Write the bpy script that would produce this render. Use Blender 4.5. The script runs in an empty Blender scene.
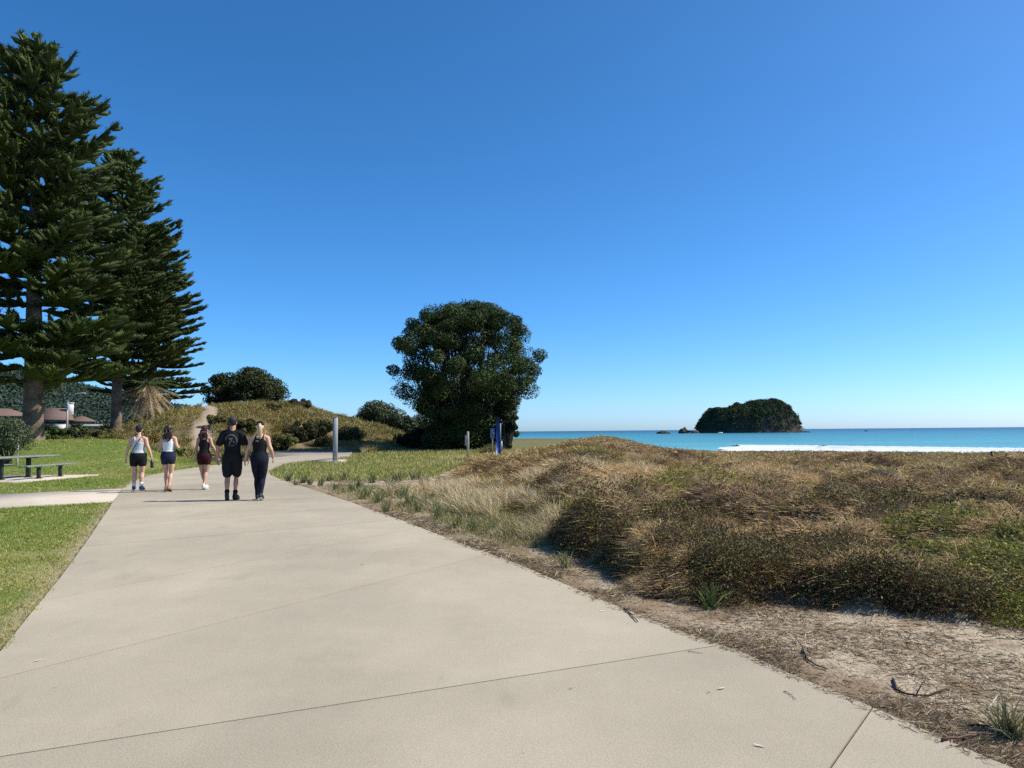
import bpy, bmesh, math
import numpy as np
from mathutils import Vector, Matrix
from mathutils.bvhtree import BVHTree
R = math.radians
rng = np.random.default_rng(7)
scene = bpy.context.scene
COL = scene.collection

# ------------------------------------------------------------------ camera
F, CZ = 740.0, 1.5
PITCH, ROLL = math.atan(47.4 / F), R(-0.5)
cam_d = bpy.data.cameras.new('camera'); cam = bpy.data.objects.new('camera', cam_d); COL.objects.link(cam)
cam_d.sensor_width = 36; cam_d.lens = F / 1024 * 36; cam_d.clip_start = 0.05; cam_d.clip_end = 60000
CM = Matrix.Translation((0, 0, CZ)) @ (Matrix.Rotation(R(90) + PITCH, 4, 'X') @ Matrix.Rotation(ROLL, 4, 'Z'))
cam.matrix_world = CM
scene.camera = cam
C3 = np.array(CM.to_3x3())

def ray(u, v):
    return C3 @ np.array([(u - 512) / F, (384 - v) / F, -1.0])
def P(u, v, z=0.0):
    d = ray(u, v); t = (z - CZ) / d[2]
    return np.array([d[0] * t, d[1] * t])
def PD(u, v, D):
    d = ray(u, v); t = D / d[1]
    return np.array([d[0] * t, D, CZ + d[2] * t])
def poly_px(pts, z=0.0):
    return np.array([P(u, v, z) for u, v in pts])

# ------------------------------------------------------------------ maths
def sst(a, b, x):
    t = np.clip((np.asarray(x, float) - a) / (b - a), 0, 1)
    return t * t * (3 - 2 * t)
def _h(ix, iy, s):
    n = (ix * 374761393 + iy * 668265263 + s * 144665) & 0xffffffff
    n = ((n ^ (n >> 13)) * 1274126177) & 0xffffffff
    return ((n ^ (n >> 16)) & 0xffff) / 65535.0
def vn(x, y, s=0):
    x = np.asarray(x, float); y = np.asarray(y, float)
    ix = np.floor(x).astype(np.int64); iy = np.floor(y).astype(np.int64)
    fx = x - ix; fy = y - iy
    fx = fx * fx * (3 - 2 * fx); fy = fy * fy * (3 - 2 * fy)
    a = _h(ix, iy, s); b = _h(ix + 1, iy, s); c = _h(ix, iy + 1, s); d = _h(ix + 1, iy + 1, s)
    return (a * (1 - fx) + b * fx) * (1 - fy) + (c * (1 - fx) + d * fx) * fy
def fbm(x, y, s=0, o=3):
    t = 0; a = .5; n = 0
    for i in range(o):
        t = t + a * vn(x * 2 ** i, y * 2 ** i, s + i * 17); n += a; a *= .5
    return t / n
def inpoly(poly, x, y):
    c = np.zeros(np.shape(x), bool); n = len(poly); j = n - 1
    for i in range(n):
        xi, yi = poly[i]; xj, yj = poly[j]
        if yi != yj:
            c ^= ((yi > y) != (yj > y)) & (x < (xj - xi) * (y - yi) / (yj - yi) + xi)
        j = i
    return c
def domes(x, y, c, seed, rmin=.35, rmax=.75):
    x = np.asarray(x, float) / c; y = np.asarray(y, float) / c
    ix = np.floor(x).astype(np.int64); iy = np.floor(y).astype(np.int64)
    best = np.zeros(x.shape); bid = np.zeros(x.shape)
    for dx in (-1, 0, 1):
        for dy in (-1, 0, 1):
            a = ix + dx; b = iy + dy
            cx = a + _h(a, b, seed); cy = b + _h(a, b, seed + 1); r = rmin + (rmax - rmin) * _h(a, b, seed + 2); hh = .45 + .55 * _h(a, b, seed + 3)
            q = 1 - ((x - cx) ** 2 + (y - cy) ** 2) / r ** 2
            v = hh * np.maximum(q, 0) ** .6
            k = v > best; best = np.where(k, v, best); bid = np.where(k, _h(a, b, seed + 4), bid)
    return best, bid
def dpoly(line, x, y, closed=False):
    d = np.full(np.shape(x), 1e9)
    n = len(line)
    for i in range(n if closed else n - 1):
        ax, ay = line[i]; bx, by = line[(i + 1) % n]
        L = (bx - ax) ** 2 + (by - ay) ** 2 + 1e-12
        t = np.clip(((x - ax) * (bx - ax) + (y - ay) * (by - ay)) / L, 0, 1)
        d = np.minimum(d, np.hypot(x - ax - t * (bx - ax), y - ay - t * (by - ay)))
    return d

# ------------------------------------------------------------------ layout
PL = [(-4.0, -3), (-3.15, 2.5)] + [tuple(P(u, v)) for u, v in [(0, 655), (30, 617), (60, 580), (88, 541), (113, 503), (122, 490), (133, 482.5), (150, 476), (171, 471.5), (200, 467.5), (236, 463), (272, 458.2)]]
PRt = [(3.4, -3), (2.75, 2.0)] + [tuple(P(u, v)) for u, v in [(985, 762), (925, 735), (865, 708), (805, 684), (740, 655), (690, 638), (640, 618), (600, 602), (520, 567), (450, 541), (400, 521), (350, 503), (310, 489.5), (287, 482.5), (272, 476.5), (268, 472.5), (275, 468), (292, 463.2), (322, 459.3), (350, 457)]]
PATH = np.array(PL + [tuple(P(300, 455)), tuple(P(350, 454.6))] + PRt[::-1])
SIDE = poly_px([(-400, 523), (-400, 499), (0, 495), (111, 489.4), (123, 489.2), (117, 497), (113, 502), (100, 502.7), (0, 508)])
ASPH = poly_px([(262, 457.8), (300, 455), (352, 454.4), (352, 451.3), (310, 450.5), (270, 451)])
PAD = np.array([(-19.6, 23.8), (-15.75, 23.8), (-15.35, 27.6), (-19.8, 27.6)])
LPAD = poly_px([(309, 462.2), (318, 460.6), (347, 460.4), (344, 463.4)])
VEDGE = poly_px([(1500, 660), (1100, 634), (1010, 624), (940, 619), (860, 611), (800, 602), (730, 607), (690, 603), (652, 594), (636, 579), (610, 566), (566, 548), (545, 532), (536, 520), (505, 506), (470, 489), (455, 477), (462, 466), (478, 460)])
VEG = np.array([tuple(p) for p in VEDGE] + [(-2.5, 44), (3, 60), (30, 200), (400, 300), (400, -20)])
HTOP_A = [-1.5, -.56, -.522, -.476, -.4216, -.3676, -.3, -.246, -.219, -.178, -.124, -.084, -.02, 1.5]
HTOP_Z = [1.2, 1.5, 2.05, 3.2, 3.95, 4.25, 4.15, 3.3, 2.55, 1.5, .8, .45, .3, 0]

# humps one can tell apart: x, y, radius, height, kind of plant (0.1 dark scrub, .43 purple brown, .62 green, .9 straw)
HUMPS = [(PD(u, v, D)[0], D, r_, h, k) for u, v, D, r_, h, k in [
    (500, 470, 24, 1.3, .42, .1), (585, 462, 26, 2.2, .28, .12), (545, 472, 20, 1.3, .34, .1), (556, 500, 15.0, .9, .34, .1), (600, 540, 9.7, .75, .40, .1), (560, 520, 12.3, .7, .3, .15),
    (742, 510, 11.5, 1.1, .34, .43), (690, 505, 13.5, 1.3, .3, .62), (858, 470, 21, 1.3, .34, .1), (1018, 497, 15.5, 1.3, .4, .12), (893, 530, 9.8, 1.0, .28, .1),
    (806, 466, 25, 1.8, .36, .15), (965, 545, 8.3, .9, .26, .62), (650, 460, 27, 2.0, .3, .43), (760, 482, 17.5, 1.6, .28, .9), (468, 462, 31, 1.2, .4, .1), (630, 500, 14.5, 1.0, .3, .9),
    (930, 500, 13.5, 1.3, .32, .43), (695, 463, 29, 2.2, .3, .5), (640, 560, 8.1, .75, .3, .1), (735, 575, 7.0, .85, .26, .12), (830, 585, 6.9, .9, .24, .1), (1000, 590, 6.8, 1.0, .2, .62)]]
def humps(x, y):
    best = np.zeros(np.shape(x)); kind = np.full(np.shape(x), -1.)
    wx = x + .35 * (fbm(x * 1.7, y * 1.7, 144) - .5); wy = y + .35 * (fbm(x * 1.7 + 5, y * 1.7, 145) - .5)
    for cx, cy, r_, h, k in HUMPS:
        v = h * np.maximum(1 - ((wx - cx) ** 2 + (wy - cy) ** 2) / r_ ** 2, 0) ** .55
        q = v > best; best = np.where(q, v, best); kind = np.where(q, k, kind)
    return best, kind
def veg_s(x, y):
    wob = .35 * (fbm(x * 1.1, y * 1.1, 5) - .5) + .2 * (fbm(x * 3.2, y * 3.2, 9) - .5)
    d = dpoly(VEDGE, x, y)
    return np.where(inpoly(VEG, x, y), d, -d) + wob * sst(0, 2, y - 2)
def shore(x, y):
    return (142 - .7 * (x - 66) - y) / 1.22
def H(x, y, mound=True):
    x = np.asarray(x, float); y = np.asarray(y, float)
    yy = np.maximum(y, 1e-3); a = np.where(y > .5, x / yy, np.sign(x) * 3)
    D = np.hypot(x, y)
    lawn = 1.2 * sst(29, 45, y) * sst(-.44, -.54, a)
    top = np.interp(a, HTOP_A, HTOP_Z)
    hill = top * sst(50, 75, y - 9 * sst(-.37, -.3, a) * sst(80, 60, y))
    lump = (fbm(x * .16, y * .16, 21) - .5) * 1.1 * sst(60, 68, y) * sst(0, 1, top - .6) * sst(90, 72, y)
    z = np.maximum(lawn, hill) + lump + (.75 * domes(x + fbm(x, y, 3), y, 3.6, 471)[0] - .1) * sst(.8, 1.6, hill)* sst(90, 78, y)
    # right-hand dunes
    g = .5 * np.exp(-((x - 4.0) / 5.0) ** 2 - ((y - 28) / 8.5) ** 2)
    g = g + .1 * np.exp(-((x - 3.0) / 2.6) ** 2 - ((y - 15) / 3) ** 2)
    g = g + .05 * sst(8, 18, y) * sst(.2, .4, a) - .88 * sst(14, 38, y) * sst(.14, .30, a) - .027 * np.clip(y - 36, 0, 60) * sst(.06, .22, a)
    rr = sst(-.12, .0, a) * sst(60, 45, y)
    z = z + g * np.maximum(rr, sst(.1, .2, a))
    z = z + (fbm(x * .22 + 7, y * .22, 31) - .5) * .5 * sst(9, 16, y) * sst(0, .15, a) * sst(.6, 1.5, x)
    z = z + (fbm(x * .09 + 7, y * .05, 36) - .5) * .5 * sst(30, 50, y) * sst(.1, .2, a)
    if mound:
        s = veg_s(x, y)
        wx = x + .5 * (fbm(x * 1.3, y * 1.3, 44) - .5); wy = y + .5 * (fbm(x * 1.3 + 5, y * 1.3, 45) - .5)
        m = .66 * domes(wx, wy, 1.9, 411)[0] + .25 * domes(wx, wy, .8, 431)[0] + .25 * sst(.3, .7, fbm(x * 1.7, y * 1.7, 47, 2)) + .4 * domes(wx, wy, 4.6, 451)[0] * sst(9, 15, y) * (1 - .75 * sst(28, 45, y))
        p1 = np.exp(-((x - 2.15) / .9) ** 2 - ((y - 7.4) / .75) ** 2) + .8 * np.exp(-((x - 1.3) / .6) ** 2 - ((y - 9.6) / .8) ** 2)
        hgt = .02 + .54 * m; hgt = np.maximum(hgt, .6 * hgt + humps(x, y)[0] * 1.3)
        hgt = hgt * (1 - .3 * sst(25, 60, y)) * (.45 + .55 * sst(-.03, .10, a))
        z = z + np.where(s > 0, hgt * (1 - np.exp(-np.maximum(s, 0) / .2)), 0)
        z = z + .03 * (fbm(x * 1.5, y * 1.5, 61) - .5) * sst(0, .5, dpoly(PRt, x, y)) * (x > 0)
    # beach
    sd = shore(x, y)
    land = sst(8, 50, sd)
    z = z * land + (-4 + np.clip(.06 * sd, -5, 2.3)) * (1 - land)
    onp = inpoly(PATH, x, y) | inpoly(SIDE, x, y) | inpoly(ASPH, x, y)
    z = np.where(onp, np.minimum(z, 0) - .015, z)
    return z

# ------------------------------------------------------------------ mesh helpers
def mesh_obj(name, verts, faces, mat=None, parent=None, smooth=False, cols=None):
    """verts (n,3); faces: (m,k) array or list of such arrays"""
    me = bpy.data.meshes.new(name)
    verts = np.asarray(verts, np.float32).reshape(-1, 3)
    if isinstance(faces, np.ndarray): faces = [faces]
    faces = [np.asarray(f, np.int32) for f in faces if len(f)]
    nl = sum(f.size for f in faces); npoly = sum(len(f) for f in faces)
    me.vertices.add(len(verts)); me.vertices.foreach_set('co', verts.ravel())
    me.loops.add(nl); me.loops.foreach_set('vertex_index', np.concatenate([f.ravel() for f in faces]))
    me.polygons.add(npoly)
    tot = np.concatenate([np.full(len(f), f.shape[1]) for f in faces]).astype(np.int32)
    st = np.concatenate([[0], np.cumsum(tot)[:-1]]).astype(np.int32)
    me.polygons.foreach_set('loop_start', st); me.polygons.foreach_set('loop_total', tot)
    if smooth: me.polygons.foreach_set('use_smooth', np.ones(npoly, bool))
    me.update(calc_edges=True)
    if cols is not None:
        at = me.color_attributes.new('tint', 'FLOAT_COLOR', 'POINT')
        c = np.ones((len(verts), 4), np.float32); c[:, :3] = cols
        at.data.foreach_set('color', c.ravel())
    if mat: me.materials.append(mat)
    o = bpy.data.objects.new(name, me); COL.objects.link(o)
    if parent: o.parent = parent
    return o

def tag(o, label=None, cat=None, group=None, kind=None):
    if label: o['label'] = label
    if cat: o['category'] = cat
    if group: o['group'] = group
    if kind: o['kind'] = kind
    return o
def empty(name, loc, rz=0, label=None, cat=None, group=None):
    o = bpy.data.objects.new(name, None); COL.objects.link(o)
    o.location = loc; o.rotation_euler.z = rz; o.empty_display_size = .3
    return tag(o, label, cat, group)

class MB:
    """collects pieces with numpy"""
    def __init__(s): s.v = []; s.f4 = []; s.f3 = []; s.n = 0; s.fn = []
    def add(s, v, f4=None, f3=None):
        v = np.asarray(v, float).reshape(-1, 3)
        if f4 is not None and len(f4): s.f4.append(np.asarray(f4) + s.n)
        if f3 is not None and len(f3): s.f3.append(np.asarray(f3) + s.n)
        s.v.append(v); s.n += len(v)
    def box(s, c, d, rz=0, bevel=0):
        c = np.asarray(c, float); hx, hy, hz = np.asarray(d, float) / 2
        b = min(bevel, hx * .9, hy * .9, hz * .9) if bevel else 0
        if not b:
            v = np.array([[x, y, z] for z in (-hz, hz) for x, y in ((-hx, -hy), (hx, -hy), (hx, hy), (-hx, hy))])
            f = [[3, 2, 1, 0], [4, 5, 6, 7]] + [[i, (i + 1) % 4, (i + 1) % 4 + 4, i + 4] for i in range(4)]
        else:
            rings = []
            for z, k in ((-hz, b), (-hz + b, 0), (hz - b, 0), (hz, b)):
                X = hx - k; Y = hy - k; q = b
                rings.append([[-X + q, -Y, z], [X - q, -Y, z], [X, -Y + q, z], [X, Y - q, z], [X - q, Y, z], [-X + q, Y, z], [-X, Y - q, z], [-X, -Y + q, z]])
            v = np.array(rings).reshape(-1, 3); f = []
            for r in range(3):
                for i in range(8):
                    f.append([r * 8 + i, r * 8 + (i + 1) % 8, r * 8 + 8 + (i + 1) % 8, r * 8 + 8 + i])
            f += [[24, 25, 26, 27], [24, 27, 28, 31], [28, 29, 30, 31], [3, 2, 1, 0], [7, 4, 3, 0], [7, 6, 5, 4]]
        ca, sa = math.cos(rz), math.sin(rz)
        v = np.stack([v[:, 0] * ca - v[:, 1] * sa, v[:, 0] * sa + v[:, 1] * ca, v[:, 2]], 1) + c
        s.add(v, f); return s
    def tube(s, pts, rad, n=8, cap=True):
        pts = np.asarray(pts, float); rad = np.broadcast_to(np.asarray(rad, float), (len(pts),))
        t = np.gradient(pts, axis=0); t /= np.linalg.norm(t, axis=1)[:, None] + 1e-9
        up = np.array([0, 0, 1.]) if abs(t[0][2]) < .9 else np.array([1., 0, 0])
        V = []
        for i in range(len(pts)):
            a = np.cross(up, t[i]); a /= np.linalg.norm(a) + 1e-9; b = np.cross(t[i], a)
            up = b
            th = np.arange(n) * 2 * math.pi / n
            V.append(pts[i] + rad[i] * (np.cos(th)[:, None] * a + np.sin(th)[:, None] * b))
            up = np.cross(t[i], a)
        V = np.concatenate(V); f = []
        for r in range(len(pts) - 1):
            for i in range(n):
                f.append([r * n + i, r * n + (i + 1) % n, r * n + n + (i + 1) % n, r * n + n + i])
        f3 = []
        if cap:
            V = np.concatenate([V, pts[:1], pts[-1:]]); m = len(V)
            for i in range(n):
                f3.append([m - 2, (i + 1) % n, i]); f3.append([m - 1, (len(pts) - 1) * n + i, (len(pts) - 1) * n + (i + 1) % n])
        s.add(V, f, f3); return s
    def loft(s, rings, cap=True):
        """rings: list of (center, half_x_vec, half_y_vec)"""
        n = 20; th = np.arange(n) * 2 * math.pi / n; V = []
        for c, ax, bx in rings:
            V.append(np.asarray(c, float) + np.cos(th)[:, None] * np.asarray(ax, float) + np.sin(th)[:, None] * np.asarray(bx, float))
        m = len(rings); f = []; f3 = []
        for r in range(m - 1):
            for i in range(n):
                f.append([r * n + i, r * n + (i + 1) % n, r * n + n + (i + 1) % n, r * n + n + i])
        V = np.concatenate(V + [np.array([rings[0][0], rings[-1][0]], float)]); k = len(V)
        if cap:
            for i in range(n):
                f3.append([k - 2, (i + 1) % n, i]); f3.append([k - 1, (m - 1) * n + i, (m - 1) * n + (i + 1) % n])
        s.add(V, f, f3); return s
    def ell(s, c, r, n=14, rot=None):
        m = n // 2 + 1; V = []
        for j in range(m + 1):
            ph = math.pi * j / m
            th = np.arange(n) * 2 * math.pi / n
            V.append(np.stack([math.sin(ph) * np.cos(th), math.sin(ph) * np.sin(th), np.full(n, -math.cos(ph))], 1))
        V = np.concatenate(V) * np.asarray(r, float)
        if rot is not None: V = V @ np.array(rot).T
        V = V + np.asarray(c, float); f = []
        for r_ in range(m):
            for i in range(n):
                f.append([r_ * n + i, r_ * n + (i + 1) % n, r_ * n + n + (i + 1) % n, r_ * n + n + i])
        s.add(V, f); return s
    def limb(s, pts, rad, n=12):
        for i in range(len(pts)):
            s.ell(pts[i], (rad[i],) * 3, n)
        for i in range(len(pts) - 1):
            s.tube([pts[i], pts[i + 1]], [rad[i], rad[i + 1]], n)
        return s
    def prism(s, outline, z0, z1):
        o = np.asarray(outline, float); n = len(o)
        v = np.concatenate([np.c_[o, np.full(n, z0)], np.c_[o, np.full(n, z1)]])
        f = [[i, (i + 1) % n, (i + 1) % n + n, i + n] for i in range(n)]
        s.add(v, f); s.fn.append((list(range(n))[::-1], s.n - 2 * n)); s.fn.append((list(range(n, 2 * n)), s.n - 2 * n)); return s
    def build(s, name, mat, parent=None, smooth=False):
        fs = []
        if s.f4: fs.append(np.concatenate(s.f4))
        if s.f3: fs.append(np.concatenate(s.f3))
        for l, off in s.fn: fs.append(np.array([l]) + off)
        o = mesh_obj(name, np.concatenate(s.v), fs, mat, parent, smooth)
        return o

def modify(o, *mods):
    """apply modifiers via the depsgraph"""
    for typ, kw in mods:
        m = o.modifiers.new(typ, typ)
        for k, v in kw.items(): setattr(m, k, v)
    dg = bpy.context.evaluated_depsgraph_get(); dg.update()
    me = bpy.data.meshes.new_from_object(o.evaluated_get(dg))
    old = o.data; mats = list(old.materials)
    o.modifiers.clear(); o.data = me
    if not me.materials:
        for m in mats: me.materials.append(m)
    bpy.data.meshes.remove(old)
    return o
def remesh(o, vox=.008, it=4, f=.5):
    modify(o, ('REMESH', dict(mode='VOXEL', voxel_size=vox, use_smooth_shade=True)), ('SMOOTH', dict(iterations=it, factor=f)))
    me = o.data; me.polygons.foreach_set('use_smooth', np.ones(len(me.polygons), bool)); return o

def leaves(cent, nrm, size, asp=.5, g=rng):
    """rhombus leaves: cent (n,3), nrm (n,3) or None, size (n,)"""
    n = len(cent)
    d = g.normal(size=(n, 3))
    if nrm is None: nrm = g.normal(size=(n, 3))
    nrm = nrm / (np.linalg.norm(nrm, axis=1)[:, None] + 1e-9)
    a = np.cross(nrm, d); a /= np.linalg.norm(a, axis=1)[:, None] + 1e-9
    b = np.cross(nrm, a)
    sz = np.asarray(size)[:, None] * .5
    k = (nrm * sz * .25)
    v = np.stack([cent - a * sz, cent + b * sz * asp + k, cent + a * sz, cent - b * sz * asp + k], 1)
    return v.reshape(-1, 3), np.arange(n * 4).reshape(n, 4)
def blades(base, tipdir, length, width, droop=.35, g=rng):
    """two-segment bent blades"""
    n = len(base)
    t = tipdir / (np.linalg.norm(tipdir, axis=1)[:, None] + 1e-9)
    side = np.cross(t, g.normal(size=(n, 3))); side /= np.linalg.norm(side, axis=1)[:, None] + 1e-9
    L = np.asarray(length)[:, None]; w = np.asarray(width)[:, None] * .5
    mid = base + t * L * .55
    hor = t.copy(); hor[:, 2] = 0; hor += g.normal(size=(n, 3)) * .15; hor[:, 2] = -.1
    tip = mid + (t * (1 - droop) + hor * droop * 1.3) * L * .45
    v = np.stack([base - side * w, base + side * w, mid + side * w * .8, mid - side * w * .8, tip], 1).reshape(-1, 3)
    i = np.arange(n)[:, None] * 5
    return v, [i + np.array([[0, 1, 2, 3]]), i + np.array([[3, 2, 4]])]

# ------------------------------------------------------------------ materials
def mat(name, color, rough=.8, spec=.3, noise=None, bump=None, metal=0, attr=False, transl=0, coords='Object', noise2=None):
    m = bpy.data.materials.new(name); m.use_nodes = True
    nt = m.node_tree; N = nt.nodes; L = nt.links
    b = N['Principled BSDF']
    b.inputs['Roughness'].default_value = rough; b.inputs['Specular IOR Level'].default_value = spec
    b.inputs['Metallic'].default_value = metal
    tc = N.new('ShaderNodeTexCoord')
    if attr:
        a = N.new('ShaderNodeAttribute'); a.attribute_name = 'tint'; out = a.outputs['Color']
    else:
        rgb = N.new('ShaderNodeRGB'); rgb.outputs[0].default_value = (*color, 1); out = rgb.outputs[0]
    for nz in (noise, noise2):
        if nz:
            scale, lo, hi = nz[:3]; det = nz[3] if len(nz) > 3 else 4
            t = N.new('ShaderNodeTexNoise'); t.inputs['Scale'].default_value = scale; t.inputs['Detail'].default_value = det
            t.inputs['Roughness'].default_value = .65
            L.new(tc.outputs[coords], t.inputs['Vector'])
            mr = N.new('ShaderNodeMapRange'); mr.inputs['From Min'].default_value = .3; mr.inputs['From Max'].default_value = .7
            mr.inputs['To Min'].default_value = lo; mr.inputs['To Max'].default_value = hi
            L.new(t.outputs['Fac'], mr.inputs['Value'])
            vm = N.new('ShaderNodeVectorMath'); vm.operation = 'SCALE'
            L.new(out, vm.inputs[0]); L.new(mr.outputs[0], vm.inputs['Scale']); out = vm.outputs[0]
    L.new(out, b.inputs['Base Color'])
    if bump:
        t = N.new('ShaderNodeTexNoise'); t.inputs['Scale'].default_value = bump[0]; t.inputs['Detail'].default_value = 6
        L.new(tc.outputs[coords], t.inputs['Vector'])
        bp = N.new('ShaderNodeBump'); bp.inputs['Strength'].default_value = bump[1]; bp.inputs['Distance'].default_value = bump[2]
        L.new(t.outputs['Fac'], bp.inputs['Height']); L.new(bp.outputs[0], b.inputs['Normal'])
    if transl:
        tr = N.new('ShaderNodeBsdfTranslucent'); L.new(out, tr.inputs['Color'])
        mx = N.new('ShaderNodeMixShader'); mx.inputs[0].default_value = transl
        L.new(b.outputs[0], mx.inputs[1]); L.new(tr.outputs[0], mx.inputs[2])
        L.new(mx.outputs[0], N['Material Output'].inputs['Surface'])
    return m

M = {}
M['ground'] = mat('ground', (0, 0, 0), .95, .1, attr=True, noise=(9, .75, 1.25, 8), noise2=(70, .7, 1.3, 4), bump=(45, .8, .02))
M['concrete'] = mat('concrete', (.405, .356, .262), .85, .2, noise=(.5, .86, 1.1, 9), noise2=(130, .74, 1.26, 3), bump=(220, .35, .004))
M['concrete_pale'] = mat('concrete_pale', (.42, .37, .30), .85, .2, noise=(1.5, .9, 1.1, 6), noise2=(90, .88, 1.12, 2))
M['asphalt'] = mat('asphalt', (.21, .19, .175), .9, .2, noise=(2, .85, 1.15, 6))
M['joint'] = mat('joint', (.07, .06, .05), .95, .1)
M['veg'] = mat('dune_plants', (0, 0, 0), .7, .2, attr=True, transl=.15)
M['grass'] = mat('grass_blades', (0, 0, 0), .6, .25, attr=True, transl=.25)
M['needle'] = mat('pine_foliage', (0, 0, 0), .6, .2, attr=True, transl=.08)
M['leaf'] = mat('tree_leaf', (0, 0, 0), .6, .15, attr=True, transl=.06)
M['bark_pine'] = mat('pine_bark', (.17, .125, .09), .9, .15, noise=(1.6, .3, 1.5, 8), noise2=(14, .7, 1.2, 4), bump=(9, .9, .06))  # coarse noise also paints lit and dark patches into the bark colour
M['bark'] = mat('grey_bark', (.07, .058, .045), .9, .15, noise=(4, .6, 1.3, 6), bump=(12, .8, .04))
M['forest'] = mat('far_forest', (0, 0, 0), .8, .1, attr=True)
M['rock'] = mat('sea_rock', (.06, .052, .046), .9, .2, noise=(.15, .5, 1.5, 8), bump=(.3, .8, .8))

# ------------------------------------------------------------------ ground sheet
def build_ground():
    ang = np.concatenate([np.arange(-180, -56, 3.0), np.arange(-56, -38, .8), np.arange(-38, 40, .28), np.arange(40, 58, .8), np.arange(58, 180, 3.0)])
    th = np.radians(ang)
    r = [.25]
    while r[-1] < 3000: r.append(r[-1] * (1.026 if r[-1] < 60 else 1.05))
    r = np.array(r)
    X = np.sin(th)[None] * r[:, None]; Y = np.cos(th)[None] * r[:, None]
    Z = H(X, Y)
    na = len(ang); nr = len(r)
    V = np.stack([X, Y, Z], -1).reshape(-1, 3)
    i, j = np.meshgrid(np.arange(nr - 1), np.arange(na), indexing='ij')
    jn = (j + 1) % na
    f = np.stack([i * na + j, (i + 1) * na + j, (i + 1) * na + jn, i * na + jn], -1).reshape(-1, 4)
    f = f[:, ::-1]
    V = np.concatenate([V, [[0, 0, float(H(0., 0.))]]])
    f3 = np.stack([np.full(na, len(V) - 1), np.arange(na), (np.arange(na) + 1) % na], 1)[:, ::-1]
    x, y = V[:, 0], V[:, 1]
    return mesh_obj('ground', V, [f, f3], M['ground'], smooth=True, cols=ground_col(x, y))

GRASS_R = poly_px([(274, 479), (266, 472), (290, 464), (330, 460.5), (380, 452), (430, 446), (530, 446), (510, 452), (480, 455), (500, 461), (470, 465), (455, 470), (440, 476), (400, 480), (360, 481), (310, 481)])
STRAW = poly_px([(300, 487), (380, 482), (440, 474), (520, 468), (600, 480), (660, 505), (560, 540), (500, 545), (430, 520), (360, 503)])
GREENW = poly_px([(290, 486), (360, 484), (420, 500), (480, 505), (560, 520), (600, 540), (560, 562), (520, 566), (430, 530), (350, 503)])
TRACK = poly_px([(195, 448), (203, 430), (190, 424), (197, 410), (212, 408), (222, 412), (212, 424), (222, 436), (222, 450)])
def lawn_mask(x, y):
    a = x / np.maximum(y, .1)
    edge_x = np.interp(y, [p[1] for p in PL], [p[0] for p in PL])
    left = (x < edge_x) & (y < 56) & (y > -30)
    hillside = sst(-.515, -.5, a) * sst(47, 50, y + 3 * (fbm(x, y, 3) - .5))
    hillside = np.maximum(hillside, sst(-.45, -.42, a) * sst(38, 41, y))
    return left * (1 - hillside), inpoly(GRASS_R, x + .5 * (fbm(x * .7, y * .7, 12) - .5), y)
def track_mask(x, y):
    a = x / np.maximum(y, .1)
    # a worn sandy track climbing the dune: centre in (azimuth) against depth
    c = np.interp(y, [48, 54, 60, 66, 72, 78, 90], [-.405, -.418, -.425, -.405, -.405, -.416, -.42])
    w = np.interp(y, [48, 56, 66, 78], [.006, .014, .014, .008])
    n = (fbm(x * .5, y * .5, 71) - .5) * .02
    return sst(w * 1.3, w * .6, np.abs(a - c + n)) * sst(47, 50, y) * sst(86, 80, y)
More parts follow.
